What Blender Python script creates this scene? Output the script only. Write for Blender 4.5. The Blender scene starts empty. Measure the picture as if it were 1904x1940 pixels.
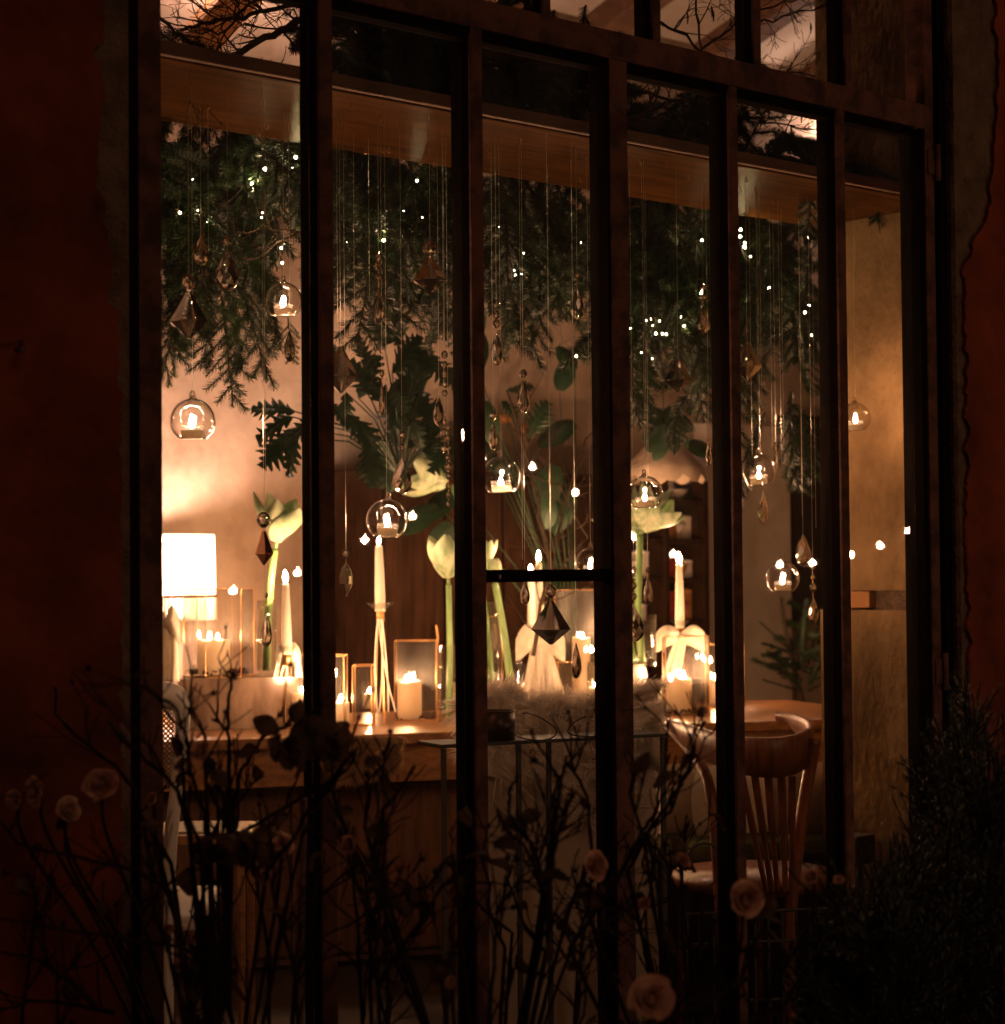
import bpy, math, random
from mathutils import Vector, Matrix, noise

random.seed(7)
R = random.Random(11)
sc = bpy.context.scene
COL = sc.collection

# ------------------------------------------------------------------ camera
TH, PH, RO = math.radians(41), math.atan(115/3800), .0087
F, W, H = 3800.0, 1904.0, 1940.0
EYE = Vector((-1.835, -3.016, 1.25))
fwd = Vector((math.sin(TH)*math.cos(PH), math.cos(TH)*math.cos(PH), math.sin(PH)))
r0 = Vector((math.cos(TH), -math.sin(TH), 0))
u0 = r0.cross(fwd)
cr = r0*math.cos(RO) - u0*math.sin(RO)
cu = u0*math.cos(RO) + r0*math.sin(RO)
cam = bpy.data.cameras.new('camera'); co = bpy.data.objects.new('camera', cam); COL.objects.link(co)
M3 = Matrix((cr, cu, -fwd)).transposed()
co.matrix_world = Matrix.Translation(EYE) @ M3.to_4x4()
cam.sensor_fit = 'HORIZONTAL'; cam.sensor_width = 36; cam.lens = 36*F/W
cam.clip_start = .05; cam.clip_end = 200
cam.dof.use_dof = True; cam.dof.focus_distance = 4.6; cam.dof.aperture_fstop = 5.0
sc.camera = co

# ------------------------------------------------------------------ world, faint night light, exposure
w = bpy.data.worlds.new('World'); sc.world = w; w.use_nodes = True
nt = w.node_tree; bg = nt.nodes['Background']
bg.inputs[0].default_value = (.55, .26, .16, 1); bg.inputs[1].default_value = .0035
sd = bpy.data.lights.new('street_glow', 'SUN'); sd.energy = .07; sd.angle = math.radians(25); sd.color = (1, .55, .34)
so = bpy.data.objects.new('street_glow', sd); COL.objects.link(so)
so.rotation_euler = Vector((-.25, -1, .55)).to_track_quat('Z', 'Y').to_euler()
vs = sc.view_settings; vs.view_transform = 'Standard'; vs.look = 'None'; vs.exposure = 1.7; vs.gamma = 1; vs.use_curve_mapping = False
cy = sc.cycles
cy.max_bounces = 14; cy.diffuse_bounces = 3; cy.glossy_bounces = 6; cy.transmission_bounces = 12; cy.transparent_max_bounces = 24
cy.caustics_reflective = False; cy.caustics_refractive = False; cy.sample_clamp_indirect = 3; cy.sample_clamp_direct = 0
cy.use_denoising = True
try: cy.denoiser = 'OPENIMAGEDENOISE'
except Exception: pass

# ------------------------------------------------------------------ picking points: a pixel and a plane give a place
def ray(px, py):
    return (fwd + cr*((px-W/2)/F) + cu*((H/2-py)/F))
def PY(px, py, y):
    d = ray(px, py); return EYE + d*((y-EYE.y)/d.y)
def PZ(px, py, z):
    d = ray(px, py); return EYE + d*((z-EYE.z)/d.z)
def PD(px, py, Z):
    return EYE + ray(px, py)*Z
def proj(p):
    v = Vector(p)-EYE; Z = v.dot(fwd)
    return (W/2+F*v.dot(cr)/Z, H/2-F*v.dot(cu)/Z, Z)
def mpp(p): return proj(p)[2]/F
def zat(p, py):                                   # height above p at which the picture row is py
    a, b = -1.0, 6.0
    for _ in range(40):
        m = (a+b)/2
        if proj((p[0], p[1], m))[1] > py: a = m
        else: b = m
    return (a+b)/2

# ------------------------------------------------------------------ materials
MATS = {}
def mat(name, c1, c2=None, rough=.6, metal=0, scale=8, bump=0, bscale=60, detail=6, spec=.5, stretch=None, trans=0, sss=0, sheen=0, coat=0, ior=1.5, thr=None, translucent=0):
    m = bpy.data.materials.new(name); m.use_nodes = True; MATS[name] = m
    n, l = m.node_tree.nodes, m.node_tree.links
    if rough >= .8 and ior == 1.5: ior = 1.12
    b = n['Principled BSDF']
    b.inputs['Base Color'].default_value = (*c1, 1); b.inputs['Roughness'].default_value = rough
    b.inputs['Metallic'].default_value = metal; b.inputs['Specular IOR Level'].default_value = spec
    b.inputs['IOR'].default_value = ior
    if trans: b.inputs['Transmission Weight'].default_value = trans
    if coat: b.inputs['Coat Weight'].default_value = coat; b.inputs['Coat Roughness'].default_value = .15
    if sheen: b.inputs['Sheen Weight'].default_value = sheen
    if sss:
        b.inputs['Subsurface Weight'].default_value = sss; b.inputs['Subsurface Radius'].default_value = (1, .62, .36)
        b.inputs['Subsurface Scale'].default_value = .016
    tc = n.new('ShaderNodeTexCoord'); mp = n.new('ShaderNodeMapping'); l.new(tc.outputs['Object'], mp.inputs[0])
    if stretch: mp.inputs['Scale'].default_value = stretch
    if c2:
        t = n.new('ShaderNodeTexNoise'); t.inputs['Scale'].default_value = scale; t.inputs['Detail'].default_value = detail; t.inputs['Roughness'].default_value = .62
        l.new(mp.outputs[0], t.inputs[0])
        r = n.new('ShaderNodeValToRGB'); a, z = thr or (.36, .64)
        r.color_ramp.elements[0].position = a; r.color_ramp.elements[1].position = z
        r.color_ramp.elements[0].color = (*c1, 1); r.color_ramp.elements[1].color = (*c2, 1)
        l.new(t.outputs[0], r.inputs[0]); l.new(r.outputs[0], b.inputs['Base Color'])
    if bump:
        t2 = n.new('ShaderNodeTexNoise'); t2.inputs['Scale'].default_value = bscale; t2.inputs['Detail'].default_value = 5
        l.new(mp.outputs[0], t2.inputs[0])
        bp = n.new('ShaderNodeBump'); bp.inputs['Strength'].default_value = bump; bp.inputs['Distance'].default_value = .01
        l.new(t2.outputs[0], bp.inputs['Height']); l.new(bp.outputs[0], b.inputs['Normal'])
    if translucent:
        tr = n.new('ShaderNodeBsdfTranslucent'); tr.inputs[0].default_value = (*(c2 or c1), 1)
        if c2: l.new(r.outputs[0], tr.inputs[0])
        mx = n.new('ShaderNodeMixShader'); mx.inputs[0].default_value = translucent
        l.new(b.outputs[0], mx.inputs[1]); l.new(tr.outputs[0], mx.inputs[2]); l.new(mx.outputs[0], n['Material Output'].inputs[0])
    return m
def emit(name, c, s):
    m = bpy.data.materials.new(name); m.use_nodes = True; MATS[name] = m
    n, l = m.node_tree.nodes, m.node_tree.links; n.clear()
    e = n.new('ShaderNodeEmission'); e.inputs[0].default_value = (*c, 1); e.inputs[1].default_value = s
    o = n.new('ShaderNodeOutputMaterial'); l.new(e.outputs[0], o.inputs[0]); return m
def thin_glass(name, tint=(.97, .97, .95), base=.045, rough=.01, dirt=0, gain=.95, dscale=3):
    m = bpy.data.materials.new(name); m.use_nodes = True; MATS[name] = m
    n, l = m.node_tree.nodes, m.node_tree.links; n.clear()
    o = n.new('ShaderNodeOutputMaterial'); t = n.new('ShaderNodeBsdfTransparent'); t.inputs[0].default_value = (*tint, 1)
    g = n.new('ShaderNodeBsdfGlossy'); g.inputs[1].default_value = rough
    lw = n.new('ShaderNodeLayerWeight'); lw.inputs[0].default_value = .5
    p = n.new('ShaderNodeMath'); p.operation = 'POWER'; p.inputs[1].default_value = 4.0; l.new(lw.outputs['Facing'], p.inputs[0])
    q = n.new('ShaderNodeMath'); q.operation = 'MULTIPLY_ADD'; q.inputs[1].default_value = gain; q.inputs[2].default_value = base; q.use_clamp = True
    l.new(p.outputs[0], q.inputs[0])
    mx = n.new('ShaderNodeMixShader'); l.new(q.outputs[0], mx.inputs[0]); l.new(t.outputs[0], mx.inputs[1]); l.new(g.outputs[0], mx.inputs[2])
    last = mx
    if dirt:
        tc = n.new('ShaderNodeTexCoord'); mp = n.new('ShaderNodeMapping'); l.new(tc.outputs['Object'], mp.inputs[0]); mp.inputs['Scale'].default_value = (3, 3, .7)
        ns = n.new('ShaderNodeTexNoise'); ns.inputs['Scale'].default_value = dscale; ns.inputs['Detail'].default_value = 9; ns.inputs['Roughness'].default_value = .7; l.new(mp.outputs[0], ns.inputs[0])
        mr = n.new('ShaderNodeMapRange'); mr.inputs[1].default_value = .4; mr.inputs[2].default_value = .75; mr.inputs[3].default_value = dirt*.15; mr.inputs[4].default_value = dirt
        l.new(ns.outputs[0], mr.inputs[0])
        tl = n.new('ShaderNodeBsdfTranslucent'); tl.inputs[0].default_value = (.8, .75, .7, 1)
        m2 = n.new('ShaderNodeMixShader'); l.new(mr.outputs[0], m2.inputs[0]); l.new(mx.outputs[0], m2.inputs[1]); l.new(tl.outputs[0], m2.inputs[2]); last = m2
    l.new(last.outputs[0], o.inputs[0]); return m

mat('plaster_room', (.42, .32, .25), (.22, .15, .11), .9, scale=1.9, bump=.8, bscale=14, detail=12, thr=(.40, .66))
mat('plaster_reveal', (.27, .165, .075), (.12, .07, .032), .95, scale=4.5, bump=1.0, bscale=40, detail=11, stretch=(1, 1, .7))
mat('plaster_white', (.58, .49, .42), (.45, .36, .29), .9, scale=3, bump=.4, bscale=18)
mat('red_plaster', (.235, .052, .020), (.055, .017, .010), .93, scale=2.8, bump=.9, bscale=26, detail=12, thr=(.34, .66))
mat('mortar', (.17, .105, .065), (.08, .05, .032), .97, scale=16, bump=1.0, bscale=110)
mat('frame_paint', (.12, .046, .027), (.045, .018, .011), .75, spec=.2, scale=14, bump=.5, bscale=70, detail=11, thr=(.42, .60))
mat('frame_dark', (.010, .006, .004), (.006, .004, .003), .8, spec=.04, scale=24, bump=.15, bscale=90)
mat('oak_beam', (.095, .034, .006), (.024, .008, .0015), .40, ior=1.045, scale=2.6, bump=.4, bscale=18, stretch=(.9, 16, 16), thr=(.36, .70), detail=9)
mat('old_timber', (.17, .075, .033), (.09, .04, .02), .75, scale=4, bump=.6, bscale=25, stretch=(1, 5, 5))
mat('table_wood', (.34, .15, .05), (.18, .07, .022), .33, scale=5, bump=.12, bscale=30, stretch=(1, 10, 10), coat=.35)
mat('side_panel', (.15, .055, .018), (.07, .025, .009), .7, scale=5, bump=.2, bscale=30, stretch=(9, 9, 1))
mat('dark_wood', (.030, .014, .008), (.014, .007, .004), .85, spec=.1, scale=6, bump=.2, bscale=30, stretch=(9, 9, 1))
mat('chair_wood', (.27, .08, .022), (.12, .032, .010), .42, scale=7, stretch=(8, 8, 1.3), bump=.15, coat=.2)
mat('needles', (.005, .015, .006), (.024, .048, .014), .38, scale=9, ior=1.3, thr=(.42, .62))
mat('rosemary_leaf', (.030, .042, .022), (.05, .055, .03), .6, scale=9)
mat('bark', (.07, .045, .03), (.035, .022, .016), .85, scale=40, bump=.6, bscale=120)
mat('rose_bark', (.030, .017, .012), (.016, .009, .007), .8, scale=40, bump=.4, bscale=120)
mat('leaf_green', (.006, .020, .009), (.014, .038, .014), .42, scale=12, ior=1.35, translucent=.06)
mat('dead_leaf', (.10, .055, .03), (.05, .03, .02), .8, scale=20, translucent=.2)
mat('petal', (.66, .72, .52), (.30, .46, .24), .5, scale=34, stretch=(1, 1, .18), detail=3, translucent=.42, thr=(.42, .68))
mat('stem_green', (.17, .28, .09), (.10, .19, .06), .42, scale=6)
mat('rose_petal', (.66, .38, .27), (.36, .15, .09), .85, scale=14, translucent=.3)
mat('wax', (.88, .76, .60), None, .5, translucent=.6)
mat('wax_taper', (.86, .80, .70), None, .42, translucent=.5)
mat('wick', (.02, .015, .01), None, .9)
mat('linen', (.74, .68, .58), (.66, .59, .49), .9, scale=40, bump=.2, bscale=200, translucent=.35)
mat('cover_cloth', (.42, .32, .25), (.32, .24, .18), .95, scale=5, bump=.3, bscale=150)
mat('fur', (.80, .70, .60), (.68, .57, .47), .75, scale=30, sheen=.3, translucent=.45)
mat('fur_tan', (.34, .20, .12), (.24, .13, .07), .8, scale=30, translucent=.2)
mat('brass', (.42, .22, .09), None, .38, metal=1)
mat('black_metal', (.03, .022, .018), (.05, .035, .026), .5, scale=30)
mat('tin', (.07, .035, .022), (.035, .02, .015), .35, scale=9, metal=.6, stretch=(8, 8, 1))
mat('cable', (.025, .018, .015), None, .5)
mat('wire', (.55, .5, .43), None, .35, metal=1)
mat('white_paint', (.62, .56, .50), None, .4)
mat('cane', (.10, .06, .035), (.06, .035, .02), .7, scale=60)
mat('bark_chips', (.10, .055, .035), (.04, .022, .015), .9, scale=60)
mat('stone_block', (.10, .07, .05), (.05, .035, .025), .3, scale=5, stretch=(6, 6, 1.2), coat=.4)
mat('smoked_block', (.16, .105, .075), (.08, .05, .035), .12, scale=4, stretch=(3, 3, 1), coat=.9)
mat('shade_cloth', (.80, .70, .58), None, .9, translucent=.22)
mat('soil', (.03, .02, .014), (.015, .011, .008), .95, scale=30, bump=.8, bscale=60)
mat('floor_board', (.07, .045, .03), (.045, .028, .018), .5, scale=4, stretch=(1, 9, 9))
mat('ceramic', (.5, .42, .36), None, .3)
mat('red_paint', (.28, .03, .02), None, .4)
mat('green_cushion', (.12, .12, .04), (.08, .08, .03), .9, scale=20)
mat('ochre', (.3, .12, .03), None, .7)
thin_glass('pane_glass', base=.032, dirt=.005, gain=.8)
thin_glass('globe_glass', (.95, .93, .91), base=.09, gain=3.0, rough=.05)
thin_glass('vase_glass', (.93, .93, .90), base=.05, gain=1.0, rough=.03, dirt=.01, dscale=8)
thin_glass('lantern_glass', (.95, .93, .90), base=.05, gain=.9, rough=.02, dirt=.035, dscale=5)
def crystal_mat(name, tint, k_tr, k_gl):
    m = bpy.data.materials.new(name); m.use_nodes = True; MATS[name] = m
    n, l = m.node_tree.nodes, m.node_tree.links; n.clear(); o = n.new('ShaderNodeOutputMaterial')
    g = n.new('ShaderNodeBsdfGlass'); g.inputs['Color'].default_value = (*tint, 1); g.inputs['Roughness'].default_value = .0; g.inputs['IOR'].default_value = 1.55
    t = n.new('ShaderNodeBsdfTransparent'); t.inputs[0].default_value = (*tint, 1)
    q = n.new('ShaderNodeBsdfGlossy'); q.inputs[0].default_value = (1, .93, .84, 1); q.inputs[1].default_value = .03
    a = n.new('ShaderNodeMixShader'); a.inputs[0].default_value = k_tr; l.new(g.outputs[0], a.inputs[1]); l.new(t.outputs[0], a.inputs[2])
    b = n.new('ShaderNodeMixShader'); b.inputs[0].default_value = k_gl; l.new(a.outputs[0], b.inputs[1]); l.new(q.outputs[0], b.inputs[2]); l.new(b.outputs[0], o.inputs[0])
crystal_mat('crystal', (1, .99, .97), .04, .14)
crystal_mat('crystal_amber', (.75, .45, .28), .2, .2)
emit('flame', (1, .54, .28), 880)
emit('flame_small', (1, .56, .33), 900)
emit('fairy', (1, .78, .40), 135)
emit('bulb_glow', (1, .65, .50), 760)
emit('bulb_warm', (1, .60, .36), 190)
emit('sconce_glow', (1, .66, .52), 85)

# ------------------------------------------------------------------ mesh builder
class MB:
    def __init__(s): s.v = []; s.f = []
    def add(s, vs, fs):
        k = len(s.v); s.v += [tuple(v) for v in vs]; s.f += [tuple(i+k for i in f) for f in fs]; return s
    def box(s, a, b):
        (x0, y0, z0), (x1, y1, z1) = a, b
        return s.add([(x0,y0,z0),(x1,y0,z0),(x1,y1,z0),(x0,y1,z0),(x0,y0,z1),(x1,y0,z1),(x1,y1,z1),(x0,y1,z1)],
                     [(0,3,2,1),(4,5,6,7),(0,1,5,4),(1,2,6,5),(2,3,7,6),(3,0,4,7)])
    def obox(s, c, ax, ay, az):                      # centre and three half-axis vectors
        c, ax, ay, az = map(Vector, (c, ax, ay, az)); vs = []
        for k in (-1, 1):
            for i, j in ((-1,-1),(1,-1),(1,1),(-1,1)): vs.append(c+ax*i+ay*j+az*k)
        return s.add(vs, [(0,3,2,1),(4,5,6,7),(0,1,5,4),(1,2,6,5),(2,3,7,6),(3,0,4,7)])
    def bar(s, p, q, w_, t_, up=(0, 0, 1)):           # rectangular bar between two points
        p, q = Vector(p), Vector(q); d = (q-p); L = d.length; d = d/L
        a = d.cross(Vector(up)); a = a.normalized() if a.length > 1e-4 else d.cross(Vector((1, 0, 0))).normalized(); b = d.cross(a)
        return s.obox((p+q)/2, d*(L/2), a*(w_/2), b*(t_/2))
    def tube(s, path, rad, n=6, cap=True, closed=False):
        path = [Vector(p) for p in path]; m = len(path)
        if not hasattr(rad, '__len__'): rad = [rad]*m
        vs = []; fs = []; nrm = None
        for i, p in enumerate(path):
            d = (path[(i+1) % m]-path[i-1]) if closed else path[min(i+1, m-1)]-path[max(i-1, 0)]
            if d.length < 1e-9: d = Vector((0, 0, 1))
            d.normalize()
            if nrm is None: nrm = d.orthogonal().normalized()
            nrm = (nrm-d*nrm.dot(d))
            nrm = nrm.normalized() if nrm.length > 1e-6 else d.orthogonal().normalized()
            bi = d.cross(nrm)
            for k in range(n):
                a = 2*math.pi*k/n; vs.append(p+(nrm*math.cos(a)+bi*math.sin(a))*rad[i])
        for i in range(m if closed else m-1):
            for k in range(n):
                j = (i+1) % m; fs.append((i*n+k, i*n+(k+1)%n, j*n+(k+1)%n, j*n+k))
        if cap and not closed: fs.append(tuple(range(n))[::-1]); fs.append(tuple((m-1)*n+k for k in range(n)))
        return s.add(vs, fs)
    def lathe(s, c, prof, n=20, sx=1, sy=1, cap=(True, True), rot=0, stag=False, wob=0):
        c = Vector(c); vs = []; fs = []
        for i, (r, z) in enumerate(prof):
            for k in range(n):
                a = 2*math.pi*(k+(.5 if stag and i % 2 else 0))/n+rot; rr = r*(1+wob*math.sin(a*wobn)) if wob else r
                vs.append(c+Vector((rr*math.cos(a)*sx, rr*math.sin(a)*sy, z)))
        for i in range(len(prof)-1):
            for k in range(n):
                a, b, d, e = i*n+k, i*n+(k+1)%n, (i+1)*n+(k+1)%n, (i+1)*n+k
                if stag:
                    if i % 2 == 0: fs += [(a, b, e), (b, d, e)]
                    else: fs += [(a, b, d), (a, d, e)]
                else: fs.append((a, b, d, e))
        if cap[0]: fs.append(tuple(range(n))[::-1])
        if cap[1]: fs.append(tuple((len(prof)-1)*n+k for k in range(n)))
        return s.add(vs, fs)
    def grid(s, pts):                                   # rows of points
        m = len(pts[0]); fs = []
        for i in range(len(pts)-1):
            for j in range(m-1): fs.append((i*m+j, i*m+j+1, (i+1)*m+j+1, (i+1)*m+j))
        return s.add([p for r in pts for p in r], fs)
    def prism(s, poly, d):                              # closed polygon of points extruded by vector d
        n = len(poly); poly = [Vector(p) for p in poly]; d = Vector(d)
        return s.add(poly+[p+d for p in poly], [tuple(range(n)), tuple(range(2*n-1, n-1, -1))]+[(i, i+n, (i+1)%n+n, (i+1)%n) for i in range(n)])
    def mesh(s, name, m, smooth=False, org=(0, 0, 0)):
        me = bpy.data.meshes.new(name); ox, oy, oz = org
        me.from_pydata([(x-ox, y-oy, z-oz) for x, y, z in s.v], [], s.f); me.materials.append(MATS[m])
        if smooth: me.polygons.foreach_set('use_smooth', [True]*len(me.polygons))
        me.update(); return me
wobn = 8
def link(name, me, parent=None, kind=None):
    o = bpy.data.objects.new(name, me); COL.objects.link(o); o.parent = parent
    if kind: o['kind'] = kind
    return o
def root_of(o):
    while o.parent: o = o.parent
    return o
def part(name, mb, m, parent, smooth=False, kind=None, bevel=0):
    o = link(name, mb.mesh(name, m, smooth, parent['_org'] if parent else (0, 0, 0)), parent, kind)
    o['_org'] = parent['_org'] if parent else (0., 0., 0.)
    if bevel:
        b = o.modifiers.new('bevel', 'BEVEL'); b.width = bevel; b.segments = 2; b.limit_method = 'ANGLE'
    return o
def thing(name, label, cat, loc=(0, 0, 0), group=None):
    o = bpy.data.objects.new(name, None); COL.objects.link(o); o.location = loc; o['_org'] = tuple(loc)
    o.empty_display_size = .05; o['label'] = label; o['category'] = cat
    if group: o['group'] = group
    return o
def single(name, mb, m, label, cat, loc=(0, 0, 0), smooth=False, group=None, bevel=0):
    o = link(name, mb.mesh(name, m, smooth, loc)); o.location = loc; o['label'] = label; o['category'] = cat
    if group: o['group'] = group
    if bevel:
        b = o.modifiers.new('bevel', 'BEVEL'); b.width = bevel; b.segments = 2; b.limit_method = 'ANGLE'
    return o
def struct(name, mb, m, smooth=False, bevel=0):
    o = link(name, mb.mesh(name, m, smooth), None, 'structure')
    if bevel:
        b = o.modifiers.new('bevel', 'BEVEL'); b.width = bevel; b.segments = 2; b.limit_method = 'ANGLE'
    return o
def inst(name, me, parent, loc, rot=(0, 0, 0), sc_=1):
    o = link(name, me, parent); o.location = Vector(loc)-Vector(parent['_org']); o.rotation_euler = rot
    o.scale = (sc_, sc_, sc_) if not hasattr(sc_, '__len__') else sc_
    return o
def wrap(o):
    o['_org'] = tuple(o.location)

# ================================================================== THE SETTING
S_END = 2.215
struct('garden_bed', MB().box((-9, -9, -.3), (11, -.101, -.02)), 'soil')
struct('floor', MB().box((-4, -.1, -.3), (9, 3.5, 0)), 'floor_board')
BW = 3.4
z_top = PY(1440, 122, BW).z
struct('back_wall', MB().box((-4, BW, 0), (9, BW+.2, z_top+.1)), 'plaster_room')
struct('side_wall', MB().box((-2.2, .75, 0), (-2.0, BW, 4.6)), 'plaster_room')
struct('side_wall', MB().box((8.2, .75, 0), (8.4, BW, 4.6)), 'plaster_room')
SL = .32
zc = lambda y: z_top+.02+SL*(BW-y)
cb = MB(); cb.add([(-4, BW+.3, zc(BW+.3)), (9, BW+.3, zc(BW+.3)), (9, -.1, zc(-.1)), (-4, -.1, zc(-.1)),
                   (-4, BW+.3, zc(BW+.3)+.2), (9, BW+.3, zc(BW+.3)+.2), (9, -.1, zc(-.1)+.2), (-4, -.1, zc(-.1)+.2)],
                  [(0, 1, 2, 3), (7, 6, 5, 4), (0, 4, 5, 1), (1, 5, 6, 2), (2, 6, 7, 3), (3, 7, 4, 0)])
ceil = struct('ceiling', cb, 'plaster_white'); ceil['_org'] = (0., 0., 0.)
for i in range(17):
    x = -3.6+i*.72+.02*R.uniform(-1, 1)
    mb = MB().bar((x, BW-.002, zc(BW)-.055), (x+.02, .0, zc(0)-.055), .15, .13, up=(0, 1, 0))
    part('rafter', mb, 'old_timber', ceil, bevel=.01)
# the thick front wall around the glazed opening, inside
def blk(name, a, b, m): return struct(name, MB().box(a, b), m)
blk('front_wall', (-4, .07, 0), (-.12, .75, 4.5), 'plaster_room')
XR = 2.66
zs = zat(PY(1640, 1135, .4), 1135)
blk('window_reveal', (XR, .07, zs+.02), (8.4, .75, 4.5), 'plaster_reveal')
blk('window_reveal', (XR-.012, .07, 0), (8.4, .75, zs-.035), 'plaster_reveal')
blk('window_reveal', (XR+.03, .07, zs-.035), (8.4, .75, zs+.02), 'mortar')
rb = MB().box((XR-.002, .58, zs-.03), (XR+.03, .72, zs+.018)); struct('reveal_brick', rb, 'ochre', bevel=.004)

# ------------------------------------------------------------------ outside wall: mortar with a broken red coat
YO = -.042
xl = PY(246, 1000, YO).x
xr_ = PY(1800, 1000, YO).x
wl = thing('rendered_wall', 'flaking dark red rendered wall to the left of the tall window', 'wall', (xl-1, YO, 0))
part('masonry', MB().box((xl-4, YO, -.1), (xl, .068, 4.5)), 'mortar', wl)
def coat(parent, pts, side, seed):
    rr = random.Random(seed); poly = []
    for i in range(len(pts)-1):
        (xa, ya), (xb, yb) = pts[i], pts[i+1]; n = max(2, int(abs(yb-ya)/4))
        for k in range(n):
            t = k/n; poly.append((xa+(xb-xa)*t+9*noise.noise(Vector((seed, (ya+(yb-ya)*t)*.03, 0)))+2.5*noise.noise(Vector((seed, 3, (ya+(yb-ya)*t)*.09)))+rr.uniform(-.5, .5), ya+(yb-ya)*t))
    P3 = [PY(x, y, YO-.011) for x, y in poly]
    rows = []
    far = P3[0].x+side*3
    fl = MB()
    n = len(P3)
    vs = [(p.x, p.y, p.z) for p in P3]+[(far, p.y, p.z) for p in P3]
    vs += [(p.x, YO-.001, p.z) for p in P3]
    fs = []
    for i in range(n-1):
        fs += [(i, i+1, n+i+1, n+i), (i, i+1, 2*n+i+1, 2*n+i)]
    fl.add(vs, fs)
    return part('red_coat', fl, 'red_plaster', parent)
coat(wl, [(198, -260), (200, 0), (197, 73), (175, 93), (200, 157), (184, 280), (187, 354), (200, 400), (207, 467), (217, 507), (200, 574), (227, 594), (224, 667), (230, 788), (231, 1295), (233, 2400)], -1, 3)
nail = MB().tube([PY(41, 648, YO-.01), PY(38, 664, YO-.05)], [.004, .003], 8); nail.lathe(PY(38, 664, YO-.05), [(.009, -.002), (.01, .003), (.004, .006)], 10)
single('wall_hook', nail, 'black_metal', 'small dark nail stuck in the red wall far left', 'hook', tuple(PY(40, 655, YO-.01)))
wr = thing('rendered_wall', 'red rendered wall with a rough bare strip right of the window', 'wall', (xr_, YO, 0))
part('masonry', MB().box((S_END+.02, YO, -.1), (xr_+4, .068, 4.5)), 'mortar', wr)
coat(wr, [(1886, -260), (1886, 0), (1893, 150), (1884, 300), (1871, 416), (1845, 461), (1829, 499), (1832, 700), (1836, 900), (1831, 1000), (1838, 1200), (1836, 1500), (1840, 2400)], 1, 5)
tp = thing('window_head_wall', 'wall above the top of the tall window', 'wall', (1, 0, 4))
part('masonry', MB().box((xl+.001, YO, 3.6), (S_END+.019, .068, 4.6)), 'mortar', tp)
bs = thing('window_base_wall', 'low wall under the tall window behind the rose bush', 'wall', (1, 0, 0))
part('masonry', MB().box((xl+.001, YO+.02, -.1), (S_END+.019, .068, .028)), 'mortar', bs)

# ------------------------------------------------------------------ the steel window
win = thing('steel_window', 'tall brown metal framed window of narrow panes with a transom', 'window', (1.1, 0, .28))
ZB, ZT, ZU = .08, 2.33, 2.39
def mull(x1, wf, z0=ZB, z1=ZT, d=.055, name='mullion'):
    """front flat bar and the deeper dark web behind it; x1 is the right edge"""
    mb = MB().box((x1-wf, -.008, z0), (x1, .0, z1))
    o = part(name, mb, 'frame_paint', win, bevel=.0015)
    part('web', MB().box((x1-wf+.001, .0, z0), (x1-wf*.35, d, z1)), 'frame_dark', o)
    part('glazing_bead', MB().box((x1-wf*.35, .0, z0), (x1-.002, .012, z1)), 'frame_dark', o)
for x1, wf in ((.369, .031), (.737, .031), (1.485, .028), (1.857, .028)): mull(x1, wf)
mull(1.14, .052)
part('web', MB().box((1.083, -.004, ZB), (1.087, .05, ZT)), 'frame_dark', win)
jl = MB().box((-.052, -.008, ZB), (0, .05, 3.58)); part('jamb', jl, 'frame_paint', win, bevel=.002)
part('jamb', MB().box((xl+.002, -.03, ZB), (-.058, .06, 3.58)), 'frame_dark', win, bevel=.002)
part('jamb', MB().box((2.165, -.008, ZB), (2.20, .05, 3.58)), 'frame_paint', win, bevel=.002)
part('jamb', MB().box((2.148, 0.0, ZB), (2.1645, .058, ZT)), 'frame_dark', win)
part('jamb', MB().box((2.204, -.02, ZB), (S_END+.018, .06, 3.58)), 'frame_dark', win, bevel=.002)
tr = part('transom', MB().box((0.001, -.009, ZT), (2.1645, .03, ZU)), 'frame_paint', win, bevel=.002)
xs = [0, .369, .737, 1.14, 1.485, 1.857, 2.165]
for a, b in zip(xs[:-1], xs[1:]):
    part('glazing_bead', MB().box((a+.001, .001, ZT-.022), (b-.033, .035, ZT-.001)), 'frame_dark', tr)
part('bottom_rail', MB().box((0.001, -.009, ZB-.05), (2.1645, .04, ZB+.03)), 'frame_paint', win, bevel=.002)
part('top_rail', MB().box((0.001, -.009, 3.5), (2.1645, .04, 3.58)), 'frame_paint', win, bevel=.002)
ux = [.28, .60, .923, 1.244, 1.567, 1.889]
for x1 in ux: mull(x1, .024, ZU, 3.5, .05)
# crossbar in the third bay
cz = zat((.9, 0, 0), 1090)
cbz = part('crossbar', MB().box((.738, .0, cz-.013), (1.088, .03, cz+.012)), 'frame_dark', win, bevel=.002)
part('stay_pin', MB().lathe((.775, -.003, cz-.002), [(.003, -.004), (.003, .004)], 8), 'wire', cbz)
for a, b in zip(xs[:-1], xs[1:]):
    part('glass_pane', MB().box((a+.001, .022, ZB+.03), (b-.002-(.03 if b < 2.1 else .018), .026, ZT)), 'pane_glass', win)
for a, b in zip([0]+ux, ux+[2.165]):
    part('glass_pane', MB().box((a+.001, .022, ZU), (b-.025, .026, 3.5)), 'pane_glass', win)
hz = zat((2.2, 0, 0), 310)
for zz in (hz, 1.0):
    hb = MB().tube([(2.203, -.016, zz-.045), (2.203, -.016, zz+.045)], .008, 10); hb.box((2.172, -.0125, zz-.03), (2.198, -.009, zz+.03))
    part('hinge', hb, 'frame_paint', win)

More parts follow.
